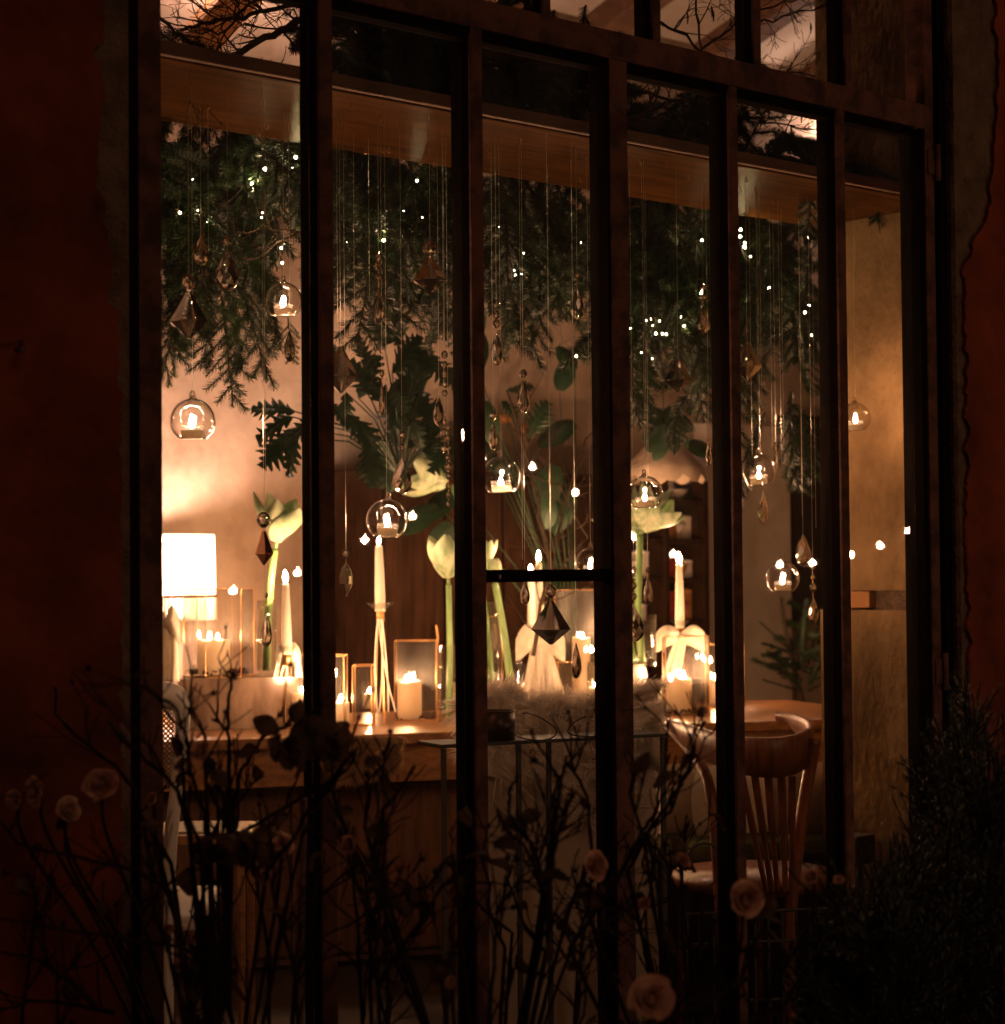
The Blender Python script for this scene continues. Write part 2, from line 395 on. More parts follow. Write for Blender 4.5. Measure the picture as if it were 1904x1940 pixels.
# ------------------------------------------------------------------ plank soffit ("beam") across the reveal
b1 = PY(298, 109, .30); HB = b1.z
y0b, y1b = .30, None
lo, hi = .3, 1.5
for _ in range(40):
    m_ = (lo+hi)/2
    p_ = PY(298, 227, m_)
    if p_.z > HB: hi = m_
    else: lo = m_
y1b = m_
bm_ = thing('wooden_beam', 'wide honey coloured wooden beam spanning behind the window glass', 'beam', (1.2, .5, HB))
part('underside_board', MB().box((-.12, y0b, HB), (XR-.001, y1b, HB+.022)), 'oak_beam', bm_, bevel=.003)
part('fascia', MB().box((-.12, y0b-.016, HB+.004), (XR-.001, y0b-.0005, HB+.032)), 'old_timber', bm_, bevel=.002)
part('fascia', MB().box((-.12, y1b+.0005, HB+.004), (XR-.001, y1b+.016, HB+.032)), 'old_timber', bm_, bevel=.002)
for i in range(44):
    x, y = R.uniform(0, XR-.1), R.uniform(y0b+.03, y1b-.03)
    sb = MB().tube([(x, y, HB), (x, y, HB-.007)], .0012, 6).tube([(x+.004*math.cos(t), y, HB-.010+.004*math.sin(t)) for t in [k*math.pi/4 for k in range(8)]], .0008, 4, closed=True)
    part('screw_eye', sb, 'brass', bm_)
print('BEAM', HB, y0b, y1b, 'ztop', z_top, 'cross', cz)

# ================================================================== LIGHTS THAT ARE THINGS: candles
def flame_mb(c, h, w_):
    return MB().lathe(c, [(w_*.18, 0), (w_*.42, h*.12), (w_*.5, h*.28), (w_*.42, h*.48), (w_*.24, h*.72), (w_*.1, h*.88), (w_*.01, h)], 10)
def candle(kind, base, h, r, label, group=None, lean=(0, 0), flame=True, top_r=None, fh=.022, multi=1, name=None, waxm='wax'):
    base = Vector(base)
    t = thing(name or kind, label, 'candle', base, group)
    tr_ = top_r if top_r else r
    lx, ly = lean
    if kind == 'taper_candle':
        prof = [(r, 0), (r, h*.02), (r*.97, h*.3), (tr_+(r-tr_)*.4, h*.7), (tr_, h*.96), (tr_*.7, h)]
        mb = MB().lathe(base, prof, 16)
        for i, v in enumerate(mb.v):
            q = (v[2]-base.z)/h; mb.v[i] = (v[0]+lx*q, v[1]+ly*q, v[2])
        part('wax_body', mb, 'wax_taper', t, True)
    else:
        prof = [(r*.98, 0), (r, h*.05), (r, h*.9), (r*1.0, h*.985), (r*.93, h), (r*.8, h*.985), (r*.6, h*.96), (r*.05, h*.955)]
        mb = MB().lathe(base, prof, 24, cap=(True, True))
        rr = random.Random(int(abs(base.x)*1000))
        for i, v in enumerate(mb.v):
            q = (v[2]-base.z)/h
            if q > .9: mb.v[i] = (v[0], v[1], v[2]+h*.05*noise.noise(Vector((v[0], v[1], 0))*30+Vector((base.x, 0, 0))))
        part('wax_body', mb, waxm, t, True)
    tz = base.z+(h if kind == 'taper_candle' else h*.955)
    offs = [(0, 0)] if multi == 1 else [(r*.45*math.cos(a), r*.45*math.sin(a)) for a in [2*math.pi*k/multi+.4 for k in range(multi)]]
    for ox, oy in offs:
        c = Vector((base.x+lx+ox, base.y+ly+oy, tz))
        part('wick', MB().tube([c-Vector((0, 0, .002)), c+Vector((0, 0, .006)), c+Vector((.001, 0, .009))], .0008, 5), 'wick', t)
        if flame:
            fm = flame_mb((0, 0, 0), fh*R.uniform(.8, 1.15), fh*R.uniform(.34, .46)); lnx, lny = R.uniform(-.1, .1), R.uniform(-.1, .1)
            fm.v = [(c.x+x+lnx*z*z/fh, c.y+y+lny*z*z/fh, c.z+.005+z) for x, y, z in fm.v]; part('flame', fm, 'flame', t, True)
    return t

# glass dish + brass stand
def stand(base, h, dish_r, label, tripod=True):
    base = Vector(base); t = thing('candlestick', label, 'candle holder', base)
    top = base+Vector((0, 0, h))
    if tripod:
        for k in range(3):
            a = 2*math.pi*k/3+.5; d = Vector((math.cos(a), math.sin(a), 0))
            part('leg', MB().tube([base+d*.022, top+d*.007-Vector((0, 0, .02))], .0022, 6), 'brass', t)
    else:
        part('leg', MB().lathe(base, [(.035, 0), (.035, .004), (.006, .01), (.005, h*.5), (.007, h-.03)], 16), 'brass', t, True)
    part('socket', MB().lathe(top-Vector((0, 0, .035)), [(.0135, 0), (.0135, .05), (.0125, .05)], 16), 'brass', t, True)
    d = MB().lathe(top, [(.012, .002), (dish_r*.55, .008), (dish_r, .026), (dish_r*1.02, .0285), (dish_r*.97, .0285), (dish_r*.5, .012), (.014, .008)], 24, cap=(False, False))
    part('glass_dish', d, 'vase_glass', t, True)
    return t

# ------------------------------------------------------------------ hanging glass
zbeam = HB
HOLE = Vector((-.55, -.80, .12)).normalized()
def globe_mesh():
    mb = MB(); n, m = 40, 22; ax = HOLE; u = ax.orthogonal().normalized(); v = ax.cross(u)
    a0 = math.radians(32); rows = []
    for i in range(m+1):
        a = a0+(math.pi-a0)*i/m*.999
        rows.append([ax*math.cos(a)+(u*math.cos(2*math.pi*k/n)+v*math.sin(2*math.pi*k/n))*math.sin(a) for k in range(n+1)])
    out = [[Vector((p.x, p.y, max(p.z, -.80+.02*(p.x*p.x+p.y*p.y)))) for p in r] for r in rows]
    mb.grid(out); rim = [out[0][k] for k in range(n)]
    r2 = MB().tube(rim, .014, 6, closed=True)
    lp = MB().lathe((0, 0, .97), [(.20, -.02), (.16, .05), (.13, .07), (.16, .10), (.12, .13)], 14)
    lp.tube([Vector((.11*math.sin(t), .0, 1.20+.11*math.cos(t))) for t in [k*math.pi/6 for k in range(12)]], .045, 7, closed=True)
    return mb.mesh('globe_glass', 'globe_glass', True), r2.mesh('rim', 'globe_glass', True), lp.mesh('glass_loop', 'crystal', True)
GM = globe_mesh()
def tea_meshes():
    cup = MB().lathe((0, 0, 0), [(.45, 0), (.5, .02), (.5, .58), (.485, .58), (.485, .03)], 24, cap=(True, False))
    wx = MB().lathe((0, 0, 0), [(.47, .03), (.475, .33), (.46, .37), (.1, .345)], 24)
    wk = MB().tube([(0, 0, .33), (.01, 0, .46)], .012, 5)
    fl = flame_mb((0, 0, .44), .55, .24)
    return [(n, b.mesh(n, m, True)) for n, b, m in (('cup', cup, 'vase_glass'), ('wax_body', wx, 'wax'), ('wick', wk, 'wick'), ('flame', fl, 'flame_small'))]
TM = tea_meshes()
def wire_mb(x, y, z0, z1): return MB().tube([(x, y, z0), (x+R.uniform(-.001, .001), y, (z0+z1)/2), (x, y, z1)], .0004, 4, cap=False)
def globe(px, py, d, y, label, cl, tilt=0):
    c = PY(px, py, y); r = d/2*mpp(c)
    t = thing('hanging_globe', label, 'glass globe', c, 'clear glass globes hanging on wires behind the window')
    for nm, me in zip(('globe_glass', 'rim', 'glass_loop'), GM): o = inst(nm, me, t, c, (0, tilt, 0), r)
    part('wire', wire_mb(c.x, c.y, c.z+1.28*r, zbeam), 'wire', t)
    s = r*1.02
    tl = thing('tea_light', cl, 'tea light', c+Vector((0, 0, -.78*r)), 'tea lights burning in the glass globes')
    for nm, me in TM:
        if nm == 'flame': inst(nm, me, tl, tl.location, (R.uniform(-.06, .06), tilt*.3+R.uniform(-.06, .06), 0), (s, s, s*R.uniform(.75, 1.12)))
        else: inst(nm, me, tl, tl.location, (0, tilt, 0), s)
GL = [
 (365, 798, 86, .45, 'large clear glass globe low at the left over the lampshade', 'burning tea light inside the globe above the lampshade', 0),
 (537, 570, 72, .50, 'clear glass globe hanging among fir tips left of the first mullion', 'burning tea light in the globe hanging among fir tips', 0),
 (733, 985, 79, .40, 'clear glass globe floating just above the tall taper candle', 'tilted tea light in the globe over the tall brass candlestick', .09),
 (950, 903, 76, .45, 'clear glass globe in the bay with the crossbar', 'burning tea light in the globe above the crossbar', -.09),
 (1222, 935, 68, .42, 'clear glass globe in front of the open amaryllis flower', 'burning tea light in the globe before the open amaryllis', -.06),
 (1438, 893, 66, .45, 'upper clear glass globe in front of the pale pink wall', 'burning tea light in the upper globe before the pale wall', -.08),
 (1483, 1095, 64, .55, 'lower clear glass globe above the little fir tree', 'burning tea light in the globe above the little fir tree', 0),
 (1621, 792, 60, .42, 'clear glass globe in front of the ochre reveal wall', 'burning tea light in the globe before the ochre wall', -.1),
 (1119, 1066, 58, .45, 'clear glass globe half hidden behind the wide mullion', 'tea light in the globe half hidden behind the wide mullion', 0),
]
for g in GL: globe(*g)

def cr_diamond():
    m = MB().lathe((0, 0, 0), [(.06, 1.0), (.5, .36), (.5, .345), (.04, 0)], 8, rot=.2); return m.mesh('crystal', 'crystal')
def cr_amber():
    m = MB().lathe((0, 0, 0), [(.10, 1.0), (.5, .36), (.5, .33), (.04, 0)], 6, rot=.2); return m.mesh('crystal', 'crystal_amber')
def cr_almond():
    m = MB().lathe((0, 0, 0), [(.02, 1.0), (.17, .86), (.33, .68), (.45, .48), (.5, .30), (.40, .13), (.18, .02), (.03, 0)], 8, sy=.5, stag=True); return m.mesh('crystal', 'crystal')
def cr_spike():
    m = MB().lathe((0, 0, 0), [(.04, 1.0), (.35, .82), (.5, .6), (.5, .38), (.04, 0)], 6); return m.mesh('crystal', 'crystal')
def cr_bead():
    m = MB().lathe((0, 0, 0), [(.16, .5), (.36, .36), (.48, .15), (.5, -.05), (.40, -.28), (.16, -.5)], 8, stag=True, sy=.8); return m.mesh('bead', 'crystal')
CM = {'D': cr_diamond(), 'N': cr_amber(), 'A': cr_almond(), 'S': cr_spike(), 'B': cr_bead()}
def pendant(k, px, top, bot, wd, beads, y, label, rz=None):
    """crystal between two picture rows, its beads above, its wire up to the beam"""
    c = PY(px, bot, y); s = mpp(c); h = (bot-top)*s; wdt = wd*s
    t = thing('crystal_pendant', label, 'crystal pendant', c, 'crystal drops hanging on wires from the beam')
    if k != '-':
        inst('crystal', CM[k], t, c, (0, 0, R.uniform(-.5, 1.2) if rz is None else rz), (wdt, wdt, h))
    zt = c.z+(h if k != '-' else 0)
    for b in beads:
        by, bw = (b if hasattr(b, '__len__') else (b, 12))
        z = zat(c, by); inst('bead', CM['B'], t, (c.x, c.y, z), (0, 0, R.uniform(0, 2)), bw*s)
        if z > zt: part('link', MB().tube([(c.x, c.y, zt-.002), (c.x, c.y, z)], .0008, 4), 'brass', t)
        zt = max(zt, z)
    part('wire', wire_mb(c.x, c.y, zt, zbeam), 'wire', t)
PN = [
 ('D', 358, 553, 641, 76, [(535, 30)], .34, 'big pyramid crystal at far left below a round bead, over fir tips'),
 ('A', 381, 443, 503, 46, [], .60, 'faint oval crystal deep in the fir at far left'),
 ('A', 431, 474, 550, 54, [(457, 18)], .42, 'large drop crystal with rainbow glints left, among fir needles'),
 ('A', 549, 626, 686, 38, [], .52, 'drop crystal hanging under the globe left of the first mullion'),
 ('D', 646, 656, 745, 66, [], .36, 'pyramid crystal half hidden behind the first mullion'),
 ('D', 815, 486, 557, 66, [(471, 28)], .36, 'pyramid crystal with round bead high beside the second mullion'),
 ('A', 718, 545, 614, 44, [(525, 16), (506, 17), (486, 19)], .40, 'drop crystal below three beads in the second bay'),
 ('A', 724, 727, 787, 25, [(708, 13)], .45, 'narrow drop crystal in front of dark leaves, second bay'),
 ('A', 762, 867, 936, 40, [(848, 15), (824, 14)], .42, 'drop crystal with two beads above, beside the half open flower'),
 ('A', 832, 750, 808, 44, [], .38, 'round faceted drop crystal left of the second mullion'),
 ('-', 842, 670, 670, 10, [(672, 15), (691, 14), (709, 13), (728, 13), (745, 13)], .45, 'string of small beads above the round drop crystal'),
 ('-', 850, 955, 955, 10, [(955, 11), (938, 12), (920, 13), (902, 14), (884, 17), (866, 12), (848, 12), (830, 13), (812, 13)], .50, 'long chain of beads beside the half open flower'),
 ('-', 842, 850, 850, 10, [(850, 16), (820, 18), (800, 14)], .44, 'short chain of oval beads under the round drop crystal'),
 ('S', 656, 1066, 1131, 27, [(1050, 17)], .45, 'long pointed crystal spike left of the tall taper candle'),
 ('N', 500, 1006, 1071, 38, [(985, 30)], .34, 'smoky brown pointed crystal below a flat round bead'),
 ('A', 1094, 545, 606, 27, [(521, 13)], .40, 'slim drop crystal high beside the wide mullion'),
 ('A', 941, 630, 693, 29, [(613, 17), (596, 17), (577, 18)], .42, 'slim drop crystal under three beads in the crossbar bay'),
 ('A', 992, 720, 784, 29, [(708, 17)], .46, 'drop crystal with one bead in the middle of the crossbar bay'),
 ('A', 935, 799, 853, 31, [(787, 17)], .40, 'drop crystal with one bead above the globe, crossbar bay'),
 ('D', 1044, 1138, 1221, 80, [(1120, 26)], .33, 'big pyramid crystal just under the crossbar'),
 ('A', 995, 1100, 1146, 37, [], .40, 'rounded drop crystal left under the crossbar'),
 ('A', 1092, 1217, 1286, 40, [], .36, 'dark drop crystal low beside the wide mullion'),
 ('D', 1285, 680, 743, 56, [], .42, 'pyramid crystal below the fairy lights in the fourth bay'),
 ('D', 1416, 648, 721, 58, [], .38, 'pyramid crystal in the fifth bay against dark fir'),
 ('A', 1333, 580, 632, 36, [(562, 13), (545, 13)], .50, 'faint drop crystal among lit fir needles, fourth bay'),
 ('A', 1343, 832, 882, 20, [], .45, 'thin drop crystal beside the fourth mullion'),
 ('A', 1470, 850, 890, 18, [(842, 8)], .55, 'thin drop crystal right behind the upper globe'),
 ('A', 1446, 929, 993, 28, [(918, 9)], .40, 'drop crystal hanging below the upper globe, fifth bay'),
 ('A', 1522, 1012, 1074, 42, [], .42, 'wide drop crystal right of the lower globe'),
 ('A', 1541, 1130, 1182, 32, [(1113, 15), (1094, 12), (1075, 11)], .46, 'drop crystal under a bead chain beside the fifth mullion'),
 ('A', 1228, 1094, 1147, 34, [(1080, 11)], .40, 'drop crystal in front of the amaryllis stem'),
 ('A', 1202, 1150, 1216, 42, [(1130, 13), (1110, 13), (1080, 13)], .50, 'pale drop crystal right of the wide mullion'),
 ('A', 1602, 800, 846, 14, [(790, 10)], .50, 'thin drop crystal behind the globe at the ochre wall'),
 ('A', 505, 1160, 1226, 22, [(1128, 9)], .45, 'drop crystal in front of the left glass vase'),
]
for p in PN: pendant(*p)
# bare wires without a drop
for px, yb, y in ((380, 470, .55), (395, 480, .6), (640, 620, .45), (672, 620, .6), (990, 1060, .45), (1044, 1080, .6), (1089, 1080, .5), (1182, 560, .5), (1228, 900, .62), (1440, 860, .6), (1463, 850, .62), (1487, 1000, .62), (1520, 980, .6), (1546, 1000, .62), (1425, 860, .65), (700, 560, .62), (890, 600, .6), (1620, 500, .5)):
    p = PY(px, yb, y)
    single('hanging_wire', wire_mb(p.x, p.y, p.z, zbeam), 'wire', 'thin bare wire hanging straight down from the wooden beam', 'wire', tuple(p), group='bare wires hanging from the beam')

# ================================================================== GREENERY
def spray(seed, L=.34, tw=11, droop=.5, nl=.025, dens=2100, tl=.13, flat=.35, nw=.00095):
    """a spruce spray growing along +X, drooping; stem separate from needles"""
    rr = random.Random(seed); ndl = MB(); st = MB()
    def shoot(p, d, L_, n_seg, r_, dr):
        pts = [Vector(p)]; d = d.normalized()
        for i in range(n_seg):
            d = (d+Vector((rr.uniform(-.08, .08), rr.uniform(-.08, .08), -dr/n_seg))).normalized(); pts.append(pts[-1]+d*(L_/n_seg))
        st.tube(pts, [r_*(1-.7*i/n_seg) for i in range(n_seg+1)], 4)
        nn = int(L_*dens)
        for k in range(nn):
            t = (k+rr.random())/nn*n_seg; i = min(int(t), n_seg-1); q = pts[i].lerp(pts[i+1], t-i); dd = (pts[i+1]-pts[i]).normalized()
            s = dd.orthogonal().normalized(); b = dd.cross(s); a = rr.uniform(0, 2*math.pi)
            out = s*math.cos(a)+b*math.sin(a)
            nd = (out*.85+dd*.62).normalized(); ln = nl*rr.uniform(.75, 1.1)*(1 if t < n_seg-.4 else .8)
            sd = nd.cross(dd).normalized()*nw
            tip = q+nd*ln
            ndl.add([q-sd, q+sd, tip+sd*.6, tip-sd*.6], [(0, 1, 2, 3)])
        return pts
    main = shoot((0, 0, 0), Vector((1, 0, .15)), L, 9, .004, droop)
    for k in range(tw):
        f = .12+.85*k/tw; i = int(f*9); q = main[i].lerp(main[min(i+1, 9)], f*9-i); dd = (main[min(i+1, 9)]-main[i]).normalized()
        side = Vector((0, 1 if k % 2 else -1, 0)); d = (dd*.75+side*.75+Vector((0, 0, rr.uniform(-flat, flat*.4))))
        shoot(q, d, tl*(1.05-.6*f)*rr.uniform(.8, 1.15), 5, .002, droop*.9)
    return ndl.mesh('needle_spray', 'needles'), st.mesh('twig', 'bark')
SP = [spray(1), spray(2, .30, 9, .9), spray(3, .38, 13, .3), spray(4, .26, 8, 1.2, tl=.11), spray(5, .30, 10, .7, tl=.15)]
def put_spray(parent, p, yaw, pitch, s=1, k=None, roll=None):
    k = R.randrange(len(SP)) if k is None else k
    rot = (R.uniform(-.6, .6) if roll is None else roll, pitch, yaw)
    o = inst('fir_branch', SP[k][0], parent, p, rot, s); o['_org'] = (0., 0., 0.)
    c = link('twig', SP[k][1], o)
    return o
g1 = thing('fir_garland', 'dense hanging fir branches below the wooden beam', 'garland', (1.6, .9, HB-.2))
# hanging mass: (px range, rows) dense right behind the far edge of the beam
def env(px):                                            # lowest row that the hanging mass reaches
    pts = [(298, 560), (380, 600), (440, 590), (500, 520), (560, 560), (620, 540), (660, 520), (720, 560), (800, 520), (860, 560), (920, 545), (1000, 560), (1060, 590), (1110, 610), (1180, 720), (1240, 720), (1300, 740), (1350, 740), (1400, 760), (1450, 800), (1500, 880), (1560, 900)]
    for (a, b), (c, d) in zip(pts[:-1], pts[1:]):
        if a <= px <= c: return b+(d-b)*(px-a)/(c-a)
    return 700
for i in range(215):
    px = R.uniform(290, 1575); y = R.uniform(y1b+.06, y1b+.50)
    # branches start at the beam line and fall
    dens = R.random()
    top = 230+(px-298)*.18
    lo_ = env(px)-(115 if px < 600 or px > 1170 else 85)
    py = top+(lo_-top)*(R.random()**1.25)
    if 470 < px < 580 and 310 < py < 470 and R.random() < .6: continue
    p = PY(px, py-40, y)
    put_spray(g1, p, R.uniform(0, 6.28), R.uniform(.35, 1.35), R.uniform(.8, 1.15))
# explicit hanging tips seen against the wall
for px, py, yaw, pi_, s in ((350, 545, 3.6, .9, .7), (330, 585, 4.0, 1.05, .6), (390, 530, 0, 1.35, .7), (420, 560, .5, 1.3, .75), (440, 520, .3, .95, .8), (425, 540, 5.5, 1.2, .7), (545, 600, .4, 1.4, .3), (640, 470, .4, 1.45, .5), (655, 450, 2, 1.5, .55), (715, 500, 1, 1.45, .45), (850, 560, 0, 1.0, .5), (1220, 640, 3.9, 1.2, .7), (1200, 640, 1, 1.5, .75), (1290, 610, 1, 1.4, .5), (1330, 640, 1, 1.3, .7), (1400, 700, 1.2, 1.4, .8), (1500, 740, .8, 1.4, .9), (1290, 790, 3.6, .35, .55), (1490, 800, .3, .6, .8), (1540, 820, 2, 1.4, .7), (1450, 780, 2, 1.2, .8), (1190, 560, 2, 1.4, .6), (1530, 640, 2, 1.4, .6)):
    put_spray(g1, PY(px, py, R.uniform(.82, 1.0)), yaw, pi_, s)
g2 = thing('fir_garland', 'dark fir and branch garland lying on top of the beam', 'garland', (1.6, .5, HB+.08))
for i in range(120):
    px = R.uniform(290, 1740)
    if px < 600 and R.random() < .7: continue; y = R.uniform(.26, .95)
    base_z = HB+.07
    hgt = .05+.10*R.random()
    if 620 < px < 1150: hgt += .20*R.random()
    elif px < 600: hgt *= .55
    if 720 < px < 1130: hgt += .06
    elif px < 1540: hgt += .05*R.random()
    else: hgt *= .35
    p = PY(px, 300, y); p.z = base_z+hgt*R.random()
    put_spray(g2, p, R.uniform(0, 6.28), R.uniform(-.45, .3), R.uniform(.55, .95))
for px, py, yaw, pi_, s in ((470, 130, 2.5, -.3, .9), (400, 100, 2.3, -.1, .8), (560, 95, .5, -.5, .8), (800, 40, .6, -.7, .9), (850, 90, 2.6, -.3, 1), (900, 100, 1, -.6, 1), (700, 60, 1, -.2, .9), (1000, 120, 2, -.4, 1), (960, 90, .8, -.7, .8), (1050, 20, 1, .5, .9), (1110, 10, 1, .7, .8), (1200, 170, 2.5, -.7, .7), (1290, 210, .4, -.5, .8), (1340, 240, 2, -.5, .8), (1400, 250, 1.2, -.6, .9), (1480, 280, .3, -.2, .9), (1530, 290, .1, .05, 1), (1600, 310, 0, .05, .8), (1540, 350, 1.2, 1.3, .5), (1190, 180, 1.2, -.3, .9), (1640, 370, .2, .6, .4)):
    put_spray(g2, PY(px, py, R.uniform(.4, .75)), yaw, pi_, s)
print('sprays', len(g1.children), len(g2.children))

for i in range(75):
    px = R.uniform(700, 1125) if i < 60 else R.uniform(1180, 1560)
    lim = 215+(px-620)*.20
    py = R.uniform(60+(px-620)*.12, lim-25) if i < 60 else R.uniform(lim-70, lim-25)
    q_ = PY(px, py, R.uniform(.34, .62)); q_.z = max(q_.z, HB+.06)
    put_spray(g2, q_, R.uniform(0, 6.28), R.uniform(-.8, -.35), R.uniform(.5, .8), k=R.choice((0, 2)))
# bare woody branches: recursive forks
def fork(mb, p, d, L, r_, depth, rr, spread=.55, seg=4, up=.0, knots=None, minr=.0008):
    pts = [Vector(p)]; rs = [r_]; d = Vector(d).normalized()
    for i in range(seg):
        d = (d+Vector((rr.uniform(-.22, .22), rr.uniform(-.22, .22), rr.uniform(-.22, .22)+up))).normalized()
        pts.append(pts[-1]+d*L/seg); rs.append(max(minr, r_*(1-.4*(i+1)/seg)))
    mb.tube(pts, rs, 5 if r_ > .002 else 4)
    if knots is not None and depth <= 1 and rr.random() < .5:
        knots.append((pts[-1], d))
    if depth > 0:
        for k in range(rr.choice((2, 2, 3))):
            i = rr.randint(1, seg); s = Vector((rr.uniform(-1, 1), rr.uniform(-1, 1), rr.uniform(-1, 1))).normalized()
            fork(mb, pts[i], (d+s*spread*1.3), L*rr.uniform(.55, .8), rs[i]*.62, depth-1, rr, spread, seg, up, knots, minr)
def limb(mb, P, r_a, r_b, rr, twigs=6, L=.12, depth=2, spread=.8, up=.02):
    """thick limb through the points P, twigs on it"""
    pts = []
    for a, b in zip(P[:-1], P[1:]):
        for k in range(4): pts.append(a.lerp(b, k/4)+Vector((rr.uniform(-1, 1), rr.uniform(-1, 1), rr.uniform(-1, 1)))*.006)
    pts.append(P[-1]); n = len(pts)
    mb.tube(pts, [r_a+(r_b-r_a)*i/(n-1) for i in range(n)], 7)
    for k in range(twigs):
        i = rr.randrange(1, n-1); d = (pts[i+1]-pts[i]).normalized(); s = Vector((rr.uniform(-1, 1), rr.uniform(-1, 1), rr.uniform(-.6, 1))).normalized()
        fork(mb, pts[i], d*.6+s*spread, L*rr.uniform(.6, 1.2), r_b*.55+.0006, depth, rr, up=up)
g3 = thing('bare_branches', 'bare forked branches lying on the beam among the fir', 'branches', (.6, .5, HB+.2))
rr = random.Random(21)
def PP(lst, y0, y1=None):
    y1 = y0 if y1 is None else y1; n = len(lst)
    return [PY(x, y, y0+(y1-y0)*i/max(1, n-1)) for i, (x, y) in enumerate(lst)]
for lst, y0, y1, ra, rb_, tw in (
    ([(620, 30), (560, 42), (500, 75), (440, 110), (400, 130), (360, 150)], .5, .6, .010, .004, 12),
    ([(620, -10), (520, 20), (460, 30), (380, 40), (330, 65)], .6, .6, .006, .003, 14),
    ([(560, 10), (510, -10), (470, 5), (430, 60), (370, 60)], .45, .5, .004, .002, 12),
    ([(300, 30), (360, 80), (420, 110), (470, 140)], .55, .6, .004, .002, 8),
    ([(618, 25), (700, 38), (790, 45), (850, 60)], .5, .5, .012, .010, 10),
    ([(618, 20), (680, 85), (760, 95), (850, 75), (900, 60)], .5, .5, .012, .008, 10),
    ([(905, 90), (980, 120), (1040, 160), (1080, 200), (1110, 250)], .42, .40, .018, .022, 8),
    ([(780, 110), (900, 130), (1000, 175), (1100, 215), (1250, 245), (1400, 300), (1560, 350)], .5, .45, .022, .014, 14),
    ([(1180, 160), (1250, 185), (1330, 200), (1440, 230), (1550, 245)], .6, .6, .005, .002, 14),
    ([(1330, 90), (1380, 60), (1430, 20), (1500, 0), (1560, -20)], .7, .7, .004, .002, 10),
    ([(1240, 40), (1290, 60), (1330, 100), (1320, 0), (1300, -40)], .6, .6, .004, .0025, 8),
    ([(1430, 45), (1500, 30), (1580, 5), (1640, -30)], .6, .6, .003, .0015, 6),
    ([(1340, 170), (1350, 210), (1390, 260)], .6, .6, .007, .004, 4),
    ([(1440, 190), (1480, 215), (1560, 225)], .7, .7, .003, .002, 8),
    ([(1390, 110), (1460, 130), (1560, 150)], .8, .8, .003, .002, 8)):
    mb = MB(); limb(mb, PP(lst, y0, y1), ra, rb_, rr, tw, .10, 2)
    part('branch', mb, 'bark', g3, True)
# curved twigs hanging in the left fir
mb = MB(); limb(mb, PP([(575, 440), (540, 450), (500, 480), (440, 500), (420, 540)], .8), .004, .002, rr, 6, .08, 1)
limb(mb, PP([(575, 440), (500, 430), (440, 445), (400, 420)], .82), .003, .0015, rr, 6, .08, 1)
part('branch', mb, 'bark', g3, True)
# catkins on the upper right twigs
for k in range(16):
    p = PY(R.uniform(1260, 1570), R.uniform(10, 60) if k % 2 else R.uniform(200, 240), .66)
    part('catkin', MB().tube([p, p+Vector((.002, 0, -.012)), p+Vector((.003, .002, -.03))], [.0015, .0035, .0015], 6), 'bark', g3, True)

# fairy lights woven in the fir
fs_ = thing('fairy_lights', 'string of tiny warm white fairy lights woven in the fir', 'fairy lights', (1.5, .85, HB-.1))
spots = [(560, 298, 1.3), (502, 320, 1.3), (477, 348, 1.1), (341, 403, 1), (393, 422, 1), (375, 398, .7), (533, 470, 1.1), (535, 498, 1), (553, 318, .8), (497, 403, .8), (496, 412, .8), (352, 290, .5), (365, 340, .6), (790, 342, 1.1), (727, 455, 1.2), (735, 408, .6), (800, 412, .5), (765, 400, .5), (988, 520, 1), (977, 521, .7), (974, 512, .7), (1092, 675, 1), (992, 480, .7), (1101, 460, .6),
 (1403, 435, 1.2), (1402, 448, 1.2), (1411, 468, 1.3), (1411, 460, 1), (1330, 455, 1.1), (1329, 555, 1.1), (1183, 648, 1.4), (1187, 632, .9), (1243, 632, 1), (1262, 633, .9), (1255, 632, .8), (1296, 617, 1.1), (1180, 667, .7), (1290, 600, .6), (1233, 605, .6), (1250, 608, .6), (1195, 622, .7), (1215, 668, .6), (1525, 592, 1.1), (1533, 578, .8), (1538, 635, .8), (1531, 450, .8), (1457, 545, .8), (1422, 486, .8), (1182, 560, .5), (1236, 680, .5)]
fb = MB().lathe((0, 0, 0), [(.2, -1), (.8, -.6), (1, 0), (.8, .6), (.2, 1)], 8).mesh('bulb', 'fairy', True)
pts = []
for x, y, s in spots:
    p = PY(x, y, R.uniform(y1b+.0, y1b+.06)); pts.append(p); inst('bulb', fb, fs_, p, (0, 0, 0), .0024*s**1.6)
for i in range(22):
    px = R.uniform(300, 1560); py = R.uniform(260+(px-298)*.18, env(px)-60); p = PY(px, py, R.uniform(.9, 1.2)); inst('bulb', fb, fs_, p, (0, 0, 0), .0012)
pts.sort(key=lambda p: p.x); wm = MB(); wp = []
for a, b in zip(pts[:-1], pts[1:]):
    for k in range(3):
        q = a.lerp(b, k/3); wp.append(q+Vector((R.uniform(-.005, .005), .012+R.uniform(0, .01), R.uniform(-.01, .01)+.0)))
wm.tube(wp, .0006, 3); part('cord', wm, 'cable', fs_)

